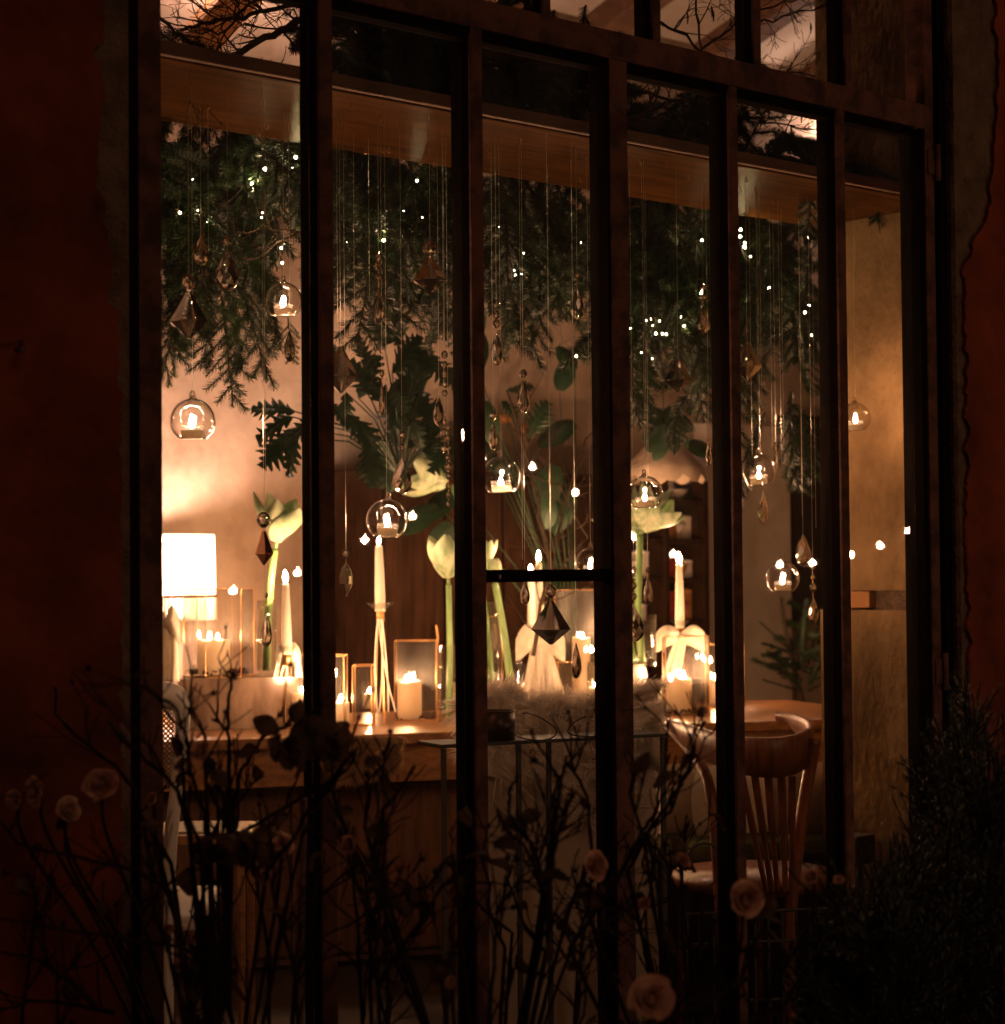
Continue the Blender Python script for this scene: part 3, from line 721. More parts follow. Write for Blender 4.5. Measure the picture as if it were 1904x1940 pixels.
# ------------------------------------------------------------------ split-leaf house plants
def lobed_leaf(L, Wd, lobes, seed, curl=.35):
    rr = random.Random(seed); mb = MB(); n = lobes*9; rows = []; lb = [rr.uniform(.62, 1.12) for _ in range(2*lobes+4)]
    for i in range(n+1):
        t = i/n; env_ = math.sin(math.pi*min(1, t*.93+.07))**.7
        notch = (.5+.5*math.cos(2*math.pi*lobes*t))**2.2; wv = Wd*env_*(1-.55*notch)*rr.uniform(.97, 1.03)
        x = L*t; z = -curl*L*t*t
        row = []
        for s in (-1, -.55, -.1, 0, .1, .55, 1):
            li = min(lobes, int(lobes*t+.5)); wv_ = wv*lb[li+(lobes+1 if s > 0 else 0)]
            row.append(Vector((x+abs(s)*wv_*.55, s*wv_, z-abs(s)**1.5*wv*.3+(.004 if abs(s) == .1 else 0)-(0.003 if s == 0 else 0))))
        rows.append(row)
    mb.grid(rows); return mb.mesh('leaf', 'leaf_green', True)
LV = [lobed_leaf(.30, .11, 6, 1), lobed_leaf(.26, .12, 5, 2, .6), lobed_leaf(.34, .13, 7, 3, .2), lobed_leaf(.24, .09, 5, 4, .8)]
def big_leaf(seed):
    rows = [];
    for i in range(13):
        t = i/12; wv = .11*math.sin(math.pi*(t*.92+.06))**.6; rows.append([Vector((.32*t, s*wv, -.10*t*t-abs(s)*wv*.25)) for s in (-1, -.5, 0, .5, 1)])
    return MB().grid(rows).mesh('leaf', 'leaf_green', True)
BL = big_leaf(1)
def plant(name, label, centre, leaves, y, srange=(.6, 1.0), pot=None):
    c = PY(*centre, y); t = thing(name, label, 'plant', (c.x, c.y, max(.0, c.z-.5)))
    st = MB()
    for (px, py, ang, s, k) in leaves:
        p = PY(px, py, y+R.uniform(-.18, .18))
        me = BL if k == 9 else LV[k % 4]; s *= .60 if k == 9 else .66
        a = math.radians(ang)
        d = (cr*math.cos(a)+cu*math.sin(a)-fwd*R.uniform(.05, .35)).normalized()
        n_ = (-fwd*.75+Vector((0, 0, .6))+cr*R.uniform(-.3, .3)).normalized(); side = n_.cross(d).normalized(); n_ = d.cross(side)
        M_ = Matrix((d, side, n_)).transposed().to_4x4()
        o = link('leaf', me, t); o.matrix_local = Matrix.Translation(p-Vector(t['_org'])) @ M_ @ Matrix.Scale(s, 4)
        st.tube([c, c.lerp(p, .5)+Vector((0, 0, .05)), p], [.004, .003, .002], 5)
    part('stalk', st, 'leaf_green', t, True)
    return t
lv = []
for i in range(30):
    a = R.uniform(0, 360); rx = R.uniform(.0, 1)
    lv.append((760+150*math.cos(math.radians(a))*rx*1.05, 760+120*math.sin(math.radians(a))*rx, R.uniform(-160, -20) if R.random() < .6 else R.uniform(20, 160), R.uniform(.5, .85), i))
lv += [(560, 780, 165, .7, 0), (555, 790, 195, .7, 1), (560, 810, 225, .75, 2), (560, 830, 250, .7, 3), (700, 690, 110, .5, 1), (820, 640, 80, .55, 2), (800, 660, 60, .5, 0), (700, 830, 270, .7, 2), (720, 840, 285, .8, 0)]
pl1 = plant('split_leaf_plant', 'dark green split leaf plant behind the crystals, second bay', (760, 900), lv, 2.15)
lv = [(830, 960, 200, .9, 9), (860, 930, 215, .8, 9), (850, 990, 240, .8, 9), (905, 700, 100, 1.0, 9), (915, 760, 280, .9, 9), (880, 660, 80, .9, 9), (960, 740, 20, .5, 0), (950, 760, -30, .5, 1), (1060, 740, 80, .7, 9), (1090, 800, 200, .9, 9), (1050, 880, 250, .9, 9), (1080, 930, 240, .9, 9), (1090, 700, 120, .6, 9), (1000, 830, 60, .7, 2), (940, 850, 150, .7, 3)]
for i in range(4): lv.append((R.uniform(910, 1120), R.uniform(800, 1030), R.uniform(0, 360), R.uniform(.4, .8), 9 if R.random() < .5 else i))
plant('rubber_plant', 'broad leaved dark plant behind the crossbar bay', (1090, 1260), lv, 2.8)
lv = [(R.uniform(1190, 1345), R.uniform(770, 840), R.uniform(150, 400), R.uniform(.4, .7), 9) for i in range(12)]
plant('rubber_plant', 'shadowy plant above the scalloped shade in the fourth bay', (1260, 860), lv, 2.3)
bt = MB(); limb(bt, PP([(1010, 1240), (1040, 1060), (1010, 900), (960, 740)], 2.2), .008, .004, rr, 8, .2, 2); limb(bt, PP([(1040, 1100), (1070, 950), (1110, 830), (1150, 800)], 2.2), .005, .002, rr, 8, .2, 2)
limb(bt, PP([(1060, 1080), (1110, 1020), (1060, 920), (1000, 900), (920, 905)], 2.1), .005, .002, rr, 6, .15, 2)
single('dry_branches', bt, 'bark', 'tall dry branches standing in the dark behind the candles', 'branches', tuple(PY(1010, 1240, 2.2)))

# ================================================================== THE TABLE
TZ = .75
n1, n2 = PZ(600, 1395, TZ), PZ(1557, 1362, TZ)
dx = (n2-n1).normalized(); dy = Vector((-dx.y, dx.x, 0)); ang = math.atan2(dx.y, dx.x)
e1, e2 = n1-dx*1.0, n2+dx*.35
tb = thing('long_table', 'long wooden table set with candles and glass lanterns', 'table', (n1+n2)/2*1.0-Vector((0, 0, TZ)))
WT = .98
part('tabletop', MB().prism([e1-Vector((0, 0, .035)), e2-Vector((0, 0, .035)), e2+dy*WT-Vector((0, 0, .035)), e1+dy*WT-Vector((0, 0, .035))], (0, 0, .035)), 'table_wood', tb, bevel=.004)
ap = MB(); q0, q1 = e1+dx*.08+dy*.05, e2-dx*.08+dy*.05
ap.obox((q0+q1)/2-Vector((0, 0, .035+.06)), dx*((q1-q0).length/2), dy*.012, Vector((0, 0, .059)))
ap.obox((q0+q1)/2+dy*(WT-.1)-Vector((0, 0, .035+.06)), dx*((q1-q0).length/2), dy*.012, Vector((0, 0, .059)))
part('apron', ap, 'table_wood', tb)
for u in (0.12, (e2-e1).length-.12):
    for v in (.07, WT-.07):
        c = e1+dx*u+dy*v; part('leg', MB().prism([c+dx*a+dy*b-Vector((0, 0, TZ)) for a, b in ((-.03, -.03), (.03, -.03), (.03, .03), (-.03, .03))], (0, 0, TZ-.036)), 'table_wood', tb)
print('table', n1, n2)

def block(px0, px1, pyb, pyt, label, m, depth=.2, name='display_block'):
    """block on the table: front-bottom row pyb, top row pyt"""
    a, b = PZ(px0, pyb, TZ+.0005), PZ(px1, pyb, TZ+.0005); b = a+dx*((b-a).dot(dx)); zt = zat((a+b)/2, pyt)
    t = thing(name, label, 'plinth', (a+b)/2+dy*depth/2)
    part('block_body', MB().prism([a, b, b+dy*depth, a+dy*depth], (0, 0, zt-a.z)), m, t, bevel=.002)
    return zt
zb1 = block(338, 590, 1386, 1284, 'long smoked glass plinth at the left end of the table', 'smoked_block', .26)
zb2 = block(905, 986, 1350, 1303, 'dark plinth behind the white fur and tin pot', 'smoked_block', .22)
zb3 = block(1150, 1241, 1352, 1258, 'tall dark plinth carrying the big amaryllis vase', 'stone_block', .22)

def lantern(px0, px1, pyb, pyt, zb, label, depth=.13, n=4, midbar=False):
    """brass edged glass lantern standing at height zb, open top"""
    a = PZ(px0, pyb, zb+.001); b = PZ(px1, pyb, zb+.001); c = (a+b)/2; wd = (b-a).length
    zt = zat(c, pyt); t = thing('glass_lantern', label, 'lantern', c+dy*depth/2)
    right = Vector((cr.x, cr.y, 0)).normalized(); back = Vector((-right.y, right.x, 0))
    if n == 4: base = [a, a+right*wd, a+right*wd+back*depth, a+back*depth]
    else:
        cc = c+back*wd*.43; base = [cc+right*(wd*.5*math.cos(q))+back*(wd*.5*math.sin(q)) for q in [math.pi/3*k+.28 for k in range(6)]]
    fr = MB(); h = zt-c.z; up = Vector((0, 0, h)); rad = .0016
    m_ = len(base)
    for i in range(m_):
        p, q = base[i], base[(i+1) % m_]
        fr.bar(p, p+up, .0022, .0022); fr.bar(p, q, .0024, .004); fr.bar(p+up, q+up, .0022, .0022)
        ins = (q-p)*.01
        part('glass_panel', MB().prism([p+ins, q-ins, q-ins+up*.995, p+ins+up*.995], (back.x*.0012, back.y*.0012, 0)), 'lantern_glass', t)
    part('brass_frame', fr, 'brass', t)
    part('base_plate', MB().prism([p+Vector((0, 0, .0005)) for p in base], (0, 0, .003)), 'brass', t)
    cc = sum(base, Vector())/m_; rad_ = min(wd, depth if n == 4 else wd)*.42
    return cc+Vector((0, 0, .004)), rad_, wd, depth, right, back
def chips(c, w_, d_, right, back, h, label, n=150):
    mb = MB()
    for i in range(n):
        p = c+right*R.uniform(-w_, w_)*.46+back*R.uniform(-d_, d_)*.42+Vector((0, 0, R.uniform(.002, h)))
        r_ = R.uniform(.003, .006); u = Vector((R.uniform(-1, 1), R.uniform(-1, 1), R.uniform(-1, 1))).normalized(); v = u.orthogonal().normalized()
        mb.obox(p, u*r_, v*r_*.8, u.cross(v)*r_*.6)
    o = link('bark_chips', mb.mesh('bark_chips', 'bark_chips', False, c)); o.location = c; o['kind'] = 'stuff'; o['label'] = label; o['category'] = 'bark chips'
def pillar_in(cc, px, pyb, pyt, pxw, label, off=0, multi=1, fh=.022, backshift=0):
    """pillar candle centred on picture column px inside a lantern whose centre is cc"""
    d = ray(px, pyb); k = ((cc.y+backshift-EYE.y)/d.y); p = EYE+d*k; p.z = cc.z
    h = zat(p, pyt)-p.z; return candle('pillar_candle', p, h, pxw/2*mpp(p), label, None, multi=multi, fh=fh)

# lanterns, left to right
L = lantern(342, 472, 1283, 1116, zb1, 'tall glass lantern on the smoked plinth before the lampshade', .14, 6)
chips(L[0], L[2]*.8, L[2]*.7, L[4], L[5], .016, 'dark bark chips in the lantern on the smoked plinth', 170)
pillar_in(L[0], 405, 1280, 1212, 62, 'thick pillar candle in the lantern on the smoked plinth', multi=2, fh=.024)
L = lantern(541, 650, 1381, 1244, TZ, 'glass lantern standing behind the first mullion', .15)
pillar_in(L[0], 640, 1372, 1330, 44, 'wide candle with several flames right of the first mullion', multi=3, fh=.022)
pillar_in(L[0], 572, 1376, 1312, 40, 'pillar candle hidden left of the first mullion', multi=1, backshift=.02)
L = lantern(668, 704, 1374, 1262, TZ, 'narrow glass lantern left of the tall brass candlestick', .12)
L = lantern(748, 826, 1366, 1215, TZ, 'glass lantern with one thick candle in the second bay', .13)
chips(L[0], L[2], L[3], L[4], L[5], .014, 'dark bark chips in the second bay lantern')
pillar_in(L[0], 776, 1362, 1290, 46, 'bright thick pillar candle in the second bay lantern', fh=.026, multi=2)
L = lantern(888, 951, 1299, 1169, zb2, 'glass lantern on the dark plinth, left part of crossbar bay', .12)
chips(L[0], L[2], L[3], L[4], L[5], .014, 'dark bark chips in the lantern on the dark plinth', 110)
pillar_in(L[0], 911, 1296, 1222, 20, 'slim pillar candle in the lantern on the dark plinth')
L = lantern(1054, 1140, 1348, 1118, TZ, 'tall brass edged lantern beside the wide mullion', .14)
pillar_in(L[0], 1102, 1346, 1208, 34, 'tall pillar candle beside the wide mullion', multi=2)
L = lantern(1290, 1412, 1341, 1222, TZ, 'wide glass lantern behind the fourth mullion', .16)
pillar_in(L[0], 1356, 1338, 1288, 26, 'small pillar candle left of the fourth mullion')
pillar_in(L[0], 1402, 1338, 1290, 12, 'thin small candle right of the fourth mullion', backshift=.03)
L = lantern(1262, 1345, 1356, 1206, TZ, 'glass lantern with two thick candles in the fourth bay', .13)
chips(L[0], L[2], L[3], L[4], L[5], .014, 'dark bark chips under the two thick candles')
pillar_in(L[0], 1293, 1352, 1284, 36, 'right thick candle of the pair in the fourth bay lantern', fh=.026, multi=2)
pillar_in(L[0], 1272, 1352, 1290, 22, 'left candle of the pair in the fourth bay lantern', backshift=.05)
L = lantern(1058, 1092, 1348, 1255, TZ, 'low narrow lantern in front of the tall one', .08)
for px_, pyb_, pyt_, lab_ in ((884, 1384, 1290, 'unseen candle added behind the second mullion to brighten the table'), (1150, 1372, 1262, 'unseen candle added behind the wide mullion to brighten the cloth'), (1152, 1372, 1190, 'tall unseen candle added behind the wide mullion for more light'), (600, 1388, 1300, 'unseen candle added behind the first mullion to brighten the table'), (1380, 1352, 1270, 'unseen candle added behind the fourth mullion to brighten the table')):  # unseen extra candles, added behind the mullions to light the cloth and table
    p_ = PZ(px_, pyb_ if 'tall' not in lab_ else 1340, TZ+.001); candle('pillar_candle', p_, zat(p_, pyt_)-p_.z, .032, lab_, multi=3, fh=.026)
# low glass cups with small candles
def votive(px, pyb, pyt, pw, zb, label, lit=True):
    p = PZ(px, pyb, zb+.001); m = mpp(p); r_ = pw/2*m; h = zat(p, pyt)-p.z
    t = thing('glass_tumbler', 'straight glass tumbler around '+label, 'glass', p)
    part('glass_body', MB().lathe(p, [(r_, 0), (r_, h), (r_*.95, h), (r_*.95, .006)], 24, cap=(True, False)), 'vase_glass', t, True)
    if lit: candle('votive_candle', p+Vector((0, 0, .007)), h*.5, r_*.8, label, multi=1)
votive(974, 1298, 1232, 36, zb2, 'the low candle beside the amaryllis stalk', False)
votive(1000, 1345, 1258, 34, TZ, 'the small candle left of the tied white cloth')
votive(1040, 1345, 1300, 30, TZ, 'the small candle behind the tied white cloth')
votive(1128, 1350, 1262, 30, TZ, 'the small candle behind the wide mullion')
votive(1355, 1330, 1270, 34, TZ, 'the small candle behind the fourth mullion')
votive(700, 1345, 1290, 30, TZ, 'the small candle behind the brass candlestick')
votive(860, 1330, 1262, 30, TZ, 'the small candle hidden by the second mullion')
votive(450, 1330, 1262, 30, TZ, 'the small candle behind the smoked plinth')

# tapers
def taper(px, pyb, pyt, w0, w1, zb, foot_py, label, slabel, lean_px=0, dish=.024, tripod=True, fh=.03):
    """foot row on surface zb; candle from row pyb to pyt"""
    p = PZ(px, foot_py, zb+.001); m = mpp(p); zc_ = zat(p, pyb); zt = zat(p, pyt)
    stand(p, zc_-p.z, dish, slabel, tripod)
    lean = Vector((cr.x, cr.y, 0))*lean_px*m
    candle('taper_candle', Vector((p.x, p.y, zc_)), zt-zc_, w0/2*m, label, top_r=w1/2*m, lean=(lean.x, lean.y), fh=fh)
    return p, m
pt2, mt2 = taper(722, 1158, 1032, 20, 14, TZ, 1372, 'tall white taper candle on the brass tripod under a globe', 'tall slim brass tripod candlestick with glass dish and ribbon', -2, .043, fh=.02)
pt1, _ = taper(544, 1240, 1104, 20, 13, zb1, 1284, 'white taper candle in the first bay beside the amaryllis', 'small brass candlestick on the smoked plinth', -2, .03, fh=.034)
pt3, _ = taper(1024, 1260, 1064, 19, 13, TZ, 1345, 'lit white taper candle rising behind the crossbar', 'brass candlestick wrapped by the white cloth', -1, .03, fh=.036)
pt3b, _ = taper(1010, 1230, 1085, 18, 12, TZ, 1338, 'second taper candle left behind the crossbar, mostly hidden', 'brass candlestick left behind the white cloth', -2, .028)
pt4, _ = taper(1290, 1190, 1067, 18, 12, TZ, 1345, 'lit white taper candle in the fourth bay above the white bow', 'brass candlestick with white bow in the fourth bay', 0, .036, fh=.036)

# ribbon and cloth bows
def strip(mb, path, wid, axis, wave=0, nw=5, ph=0):
    rows = []
    n = len(path)
    for i, p in enumerate(path):
        w_ = wid[i] if hasattr(wid, '__len__') else wid; row = []
        for k in range(nw):
            s = k/(nw-1)-.5
            row.append(Vector(p)+axis*(w_*s)+(-fwd)*(wave*w_*math.sin(s*9+ph)*(.4+.6*i/n)))
        rows.append(row)
    mb.grid(rows)
XR_ = Vector((cr.x, cr.y, 0)).normalized()
def bow(label, c, loopw, looph, tail_h, tail_w0, tail_w1, two=True, lean=0):
    t = thing('cloth_bow', label, 'cloth bow', c)
    for s in (-1, 1):
        rows = []
        for i in range(17):
            q = i/16; ctr = c+XR_*s*loopw*q+Vector((0, 0, -looph*.30*q*q+looph*.16*math.sin(q*3)))-fwd*(.012*math.sin(q*math.pi))
            hh = looph*.47*(.35+.65*math.sin(math.pi*min(1, q*.72+.02)))*(1 if q < .93 else .9); dd_ = .020*math.sin(math.pi*min(1, q*.9+.08))+.003
            row = []
            for k in range(25):
                a = 2*math.pi*k/24; fold = 1+.10*math.sin(a*5+q*2.2+s)+.06*math.sin(a*9+q*5)
                row.append(ctr+Vector((0, 0, hh*math.sin(a)*fold))-fwd*(dd_*math.cos(a)*fold))
            rows.append(row)
        rows.append([sum(rows[-1][:-1], Vector())/24+XR_*s*loopw*.02]*25)
        part('bow_loop', MB().grid(rows), 'linen', t, True)
    for s in ((-1, 1) if two else (0,)):
        mb = MB(); rows = []
        for i in range(18):
            q = i/17; wv = tail_w0+(tail_w1-tail_w0)*q**.8
            ctr = c+XR_*(s*tail_w1*.28*q+lean*q)-Vector((0, 0, tail_h*q))-fwd*.012
            rows.append([ctr+XR_*(wv*(k/14-.5))-fwd*(wv*.16*math.sin(k*1.15+s*1.5+q*1.2)*(.3+q)) for k in range(15)])
        mb.grid(rows); o = part('cloth_tail', mb, 'linen', t, True); sm = o.modifiers.new('solid', 'SOLIDIFY'); sm.thickness = .0012
    mb = MB().lathe(c-fwd*.012, [(.004, -.016), (.013, -.01), (.015, 0), (.013, .01), (.004, .016)], 12); part('knot', mb, 'linen', t, True)
c3 = Vector((pt3.x, pt3.y, zat(pt3, 1212)))-fwd*.05; m3_ = mpp(c3)
bow('big white cloth tied in a bow hanging to the fur, crossbar bay', c3-fwd*.05, 46*m3_, 60*m3_, 152*m3_, 30*m3_, 64*m3_, lean=8*m3_)
c4 = Vector((pt4.x, pt4.y, zat(pt4, 1208)))+XR_*0-fwd*.02; m4_ = mpp(c4)
bow('white bow with one long tail behind the fourth bay lantern', c4, 50*m4_, 44*m4_, 132*m4_, 20*m4_, 44*m4_, two=False, lean=-36*m4_)
pl = PZ(318, 1290, zb1); cl = Vector((pl.x, pl.y, zat(pl, 1180)))-fwd*.03; ml_ = mpp(cl)
bow('white cloth bow at the far left edge below the lampshade', cl, 26*ml_, 60*ml_, 110*ml_, 40*ml_, 48*ml_, two=False)
c1 = Vector((pt1.x, pt1.y, zat(pt1, 1240)))+fwd*.03; m1_ = mpp(c1)
bow('white cloth bow round the foot of the first bay taper', c1, 24*m1_, 40*m1_, 44*m1_, 40*m1_, 56*m1_, two=False)
# thin ribbon on the tall candlestick
rb_ = thing('thin_ribbon', 'thin pale ribbon trailing down the tall brass candlestick', 'ribbon', pt2)
c2 = Vector((pt2.x, pt2.y, zat(pt2, 1172)))-fwd*.02
for off, x2, x3 in ((-4, -16, -6), (4, 16, 14), (2, 10, -4), (-2, 4, 28)):
    path = []
    for i in range(14):
        q = i/13; x = off+(x2-off)*math.sin(q*math.pi*.5)+(x3-x2)*q*q
        path.append(c2+XR_*x*mt2-Vector((0, 0, (165+R.uniform(0, 10) if off else 190)*q*mt2*1.05))-fwd*.01*math.sin(q*5))
    mb = MB(); strip(mb, path, .0055, (XR_+fwd*.4).normalized(), 0, 3); part('ribbon_tail', mb, 'linen', rb_)

# vases and amaryllis
def vase(px, pyb, pyt, pw, zb, label, foot=False):
    p = PZ(px, pyb, zb+.001); m = mpp(p); r_ = pw/2*m; h = zat(p, pyt)-p.z
    t = thing('glass_vase', label, 'vase', p)
    prof = ([(r_*1.5, 0), (r_*1.5, .003), (r_*.7, .012)] if foot else [(r_, 0)])+[(r_, .02), (r_, h), (r_*.94, h), (r_*.94, .025), (.002, .02)]
    part('glass_body', MB().lathe(p, prof, 28, cap=(True, False)), 'vase_glass', t, True)
    return p
def petal(L, Wd, open_, tip=.12):
    rows = []
    for i in range(11):
        t = i/10; wv = Wd*.5*(math.sin(math.pi*(t*.9+.07))**.75)*(1-.35*t**4)
        rad = .006+open_*L*(t**1.2)*.62+Wd*.42*math.sin(math.pi*t*.9)*.9; z = L*t*(1-.18*open_*t)
        if t > .8: rad += tip*L*(t-.8)*2*max(.2, open_)
        rows.append([Vector((rad-(s*s)*wv*.75, s*wv, z+(.004*(1-abs(s))))) for s in (-1, -.66, -.33, 0, .33, .66, 1)])
    return rows
def amaryllis(path, L, open_, dirn, label, stem_r=.011, heads=1, yaw=0):
    """path: stem points from foot to head; dirn: flower axis"""
    t = thing('amaryllis', label, 'flower', path[0])
    P3 = []
    for a, b in zip(path[:-1], path[1:]):
        for k in range(5): P3.append(a.lerp(b, k/5))
    P3.append(path[-1])
    for _ in range(2): P3 = [P3[0]]+[(P3[i-1]+P3[i]*2+P3[i+1])/4 for i in range(1, len(P3)-1)]+[P3[-1]]
    part('stem', MB().tube(P3, [stem_r*1.1-stem_r*.2*i/len(P3) for i in range(len(P3))], 14), 'stem_green', t, True)
    for hd in range(heads):
        dd = Vector(dirn[hd]).normalized() if hasattr(dirn[0], '__len__') else Vector(dirn).normalized()
        q = dd.to_track_quat('Z', 'Y'); o_ = path[-1]-dd*.006
        part('flower_tube', MB().tube([path[-1]-dd*.012, path[-1]+dd*L*.10, path[-1]+dd*L*.28], [stem_r*.55, stem_r*.6, stem_r*1.15], 12), 'stem_green', t, True)
        for ring, n, sc_, off in ((0, 3, 1, 0), (1, 3, .96, math.pi/3), (2, 3, .7, .5)):
            for k in range(n):
                a = 2*math.pi*k/n+off+yaw+R.uniform(-.12, .12); mb = MB()
                g = petal(L*sc_*R.uniform(.92, 1.06), L*.58*(1 if ring == 0 else .85), open_*(1 if ring < 2 else .4)*R.uniform(.85, 1.15))
                ca, sa = math.cos(a), math.sin(a)
                mb.grid([[path[-1]+dd*L*.12+q @ Vector((v.x*ca-v.y*sa, v.x*sa+v.y*ca, v.z*.88)) for v in r_] for r_ in g])
                o = part('petal', mb, 'petal', t, True); sm = o.modifiers.new('solid', 'SOLIDIFY'); sm.thickness = .0009
                sb = o.modifiers.new('sub', 'SUBSURF'); sb.levels = 1; sb.render_levels = 1
    return t
def up(a=0, b=0): return (Vector((0, 0, 1))+XR_*a-fwd*b)
# 1 first bay
v = vase(505, 1282, 1137, 36, zb1, 'tall footed glass vase on the smoked plinth', True)
d_ = v.y
def at(px, py, y): return PY(px, py, y)
amaryllis([v+Vector((0, 0, .02)), at(506, 1180, d_), at(515, 1080, d_), at(521, 1040, d_)], .19, .62, up(.22, .15), 'pale green amaryllis half open in the first bay', .0125, yaw=.3)
# 2 second bay right, straight tall stem
v = vase(850, 1368, 1222, 36, TZ, 'tall straight glass vase half behind the second mullion'); d_ = v.y
amaryllis([v+Vector((0, 0, .01)), at(853, 1250, d_), at(850, 1108, d_)], .185, .46, up(-.06, .1), 'tall amaryllis bud left of the second mullion', .010, yaw=1)
# 3 flower leaning left from behind mullion
v = vase(885, 1340, 1200, 34, TZ, 'glass vase hidden behind the second mullion'); d_ = v.y
amaryllis([v+Vector((0, 0, .01)), at(887, 1150, d_), at(880, 980, d_), at(858, 922, d_)], .19, .55, (XR_*-1+Vector((0, 0, .38))-fwd*.1), 'amaryllis leaning left out from behind the second mullion', .011, yaw=.4)
# 4, 5 crossbar bay
v = vase(932, 1300, 1140, 32, zb2, 'tall glass vase on the dark plinth, crossbar bay'); d_ = v.y
amaryllis([v+Vector((0, 0, .01)), at(925, 1200, d_), at(912, 1110, d_), at(908, 1095, d_)], .15, .5, up(.05, .1), 'amaryllis with pale tips just above the crossbar', .009, yaw=.8)
v = PZ(968, 1297, zb2+.008); d_ = v.y
amaryllis([v, at(955, 1200, d_), at(943, 1130, d_), at(938, 1106, d_)], .095, .10, up(-.05, .1), 'closed amaryllis bud with leaning stem behind the crossbar', .0125, yaw=.1)
# 6 the big one in bay four
v = vase(1212, 1262, 1165, 64, zb3, 'wide glass vase on the tall dark plinth'); d_ = v.y
amaryllis([v+Vector((.01, 0, .015)), at(1208, 1150, d_), at(1212, 1050, d_), at(1212, 1014, d_)], .175, .8, [up(.75, .25), up(-.8, .3), up(.05, .2)], 'wide open amaryllis with three heads in the fourth bay', .0125, heads=3)
amaryllis([v+Vector((-.015, .01, .015)), at(1190, 1200, d_+.05), at(1186, 1100, d_+.05), at(1184, 1090, d_+.05)], .06, .1, up(0, .1), 'short amaryllis stalk behind the wide mullion', .010)

# ------------------------------------------------------------------ table lamp, left
p = PZ(292, 1335, TZ+.001)
lz = PY(290, 1092, BW-.34); lamp = thing('table_lamp', 'glowing white drum lampshade with fringe at the left', 'lamp', (lz.x, lz.y, 0))
ml = mpp(lz); r_ = 118*ml; zt_, zb_ = zat(lz, 1014), zat(lz, 1130)
part('lampshade', MB().lathe((lz.x, lz.y, 0), [(r_, zb_), (r_*.985, zt_)], 48, cap=(False, False)), 'shade_cloth', lamp, True)
part('shade_trim', MB().tube([(lz.x+r_*math.cos(a), lz.y+r_*math.sin(a), zb_) for a in [k*math.pi/24 for k in range(48)]], .005, 6, closed=True), 'old_timber', lamp, True)
fr = MB()
for k in range(110):
    a = 2*math.pi*k/110; x, y = lz.x+r_*math.cos(a), lz.y+r_*math.sin(a); fr.bar((x, y, zb_-.004), (x, y, zb_-.082), .006, .003)
part('fringe', fr, 'shade_cloth', lamp)
part('lamp_base', MB().lathe((lz.x, lz.y, 0), [(.10, .0), (.10, .02), (.03, .06), (.025, .5), (.05, .7), (.02, .9), (.012, zb_+.02)], 20), 'brass', lamp, True)
lb = MB().lathe((lz.x, lz.y, (zt_+zb_)/2+.01), [(.008, -.04), (.03, -.01), (.034, .015), (.02, .04), (.003, .047)], 14)
part('bulb', lb, 'bulb_glow', lamp, True)
print('lamp', lz, zt_, zb_, r_)

# wall lamps high up (their glow shows above the garland)
def sconce(px, py, y, label, s=1, m='sconce_glow'):
    c = PY(px, py, y); t = thing('wall_lamp', label, 'lamp', c)
    part('back_plate', MB().box((c.x-.05, y-.02, c.z-.06), (c.x+.05, y-.002, c.z+.02)), 'brass', t, bevel=.004)
    part('arm', MB().tube([(c.x, y-.02, c.z-.03), (c.x, y-.1, c.z-.05), (c.x, y-.1, c.z-.01)], .006, 8), 'brass', t, True)
    part('bulb', MB().lathe((c.x, y-.1, c.z), [(.012, -.01), (.04*s, .03), (.045*s, .06), (.03*s, .09), (.005, .105)], 16), m, t, True)
sconce(1578, 262, BW, 'bright wall lamp glowing behind the fifth mullion near the ceiling', 1.0)
sconce(395, -75, BW, 'wall lamp above the left end of the room', 1.3)

# diagonal timber braces at the back, upper left
for pa, pb_, lab in (((315, 150), (480, -40), 'diagonal timber brace against the wall at the upper left'), ((880, 150), (1010, 0), 'diagonal timber brace behind the fir in the middle')):
    a, b = PY(*pa, BW-.12), PY(*pb_, BW-.12); mb = MB().bar(a, b, .13, .12, up=(0, 1, 0)); single('timber_brace', mb, 'ochre', lab, 'timber', tuple(a), bevel=.01)

# ------------------------------------------------------------------ back of the room
def bkbox(x0, x1, py0, z0, y0, y1):
    a, b = PY(x0, py0, y0), PY(x1, py0, y0); return (a.x, y0, z0), (b.x, y1, a.z)
a, b = bkbox(719, 1150, 885, 0, 3.0, 3.38)
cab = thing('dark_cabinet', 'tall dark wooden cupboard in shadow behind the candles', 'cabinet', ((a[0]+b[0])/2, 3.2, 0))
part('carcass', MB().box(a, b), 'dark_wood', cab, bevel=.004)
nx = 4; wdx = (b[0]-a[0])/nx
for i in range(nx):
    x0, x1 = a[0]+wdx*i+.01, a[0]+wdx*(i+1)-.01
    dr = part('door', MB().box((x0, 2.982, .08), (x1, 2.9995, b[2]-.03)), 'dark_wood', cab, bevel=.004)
    part('handle', MB().tube([(x1-.04, 2.975, .95), (x1-.04, 2.965, 1.0), (x1-.04, 2.975, 1.05)], .005, 6), 'brass', dr)
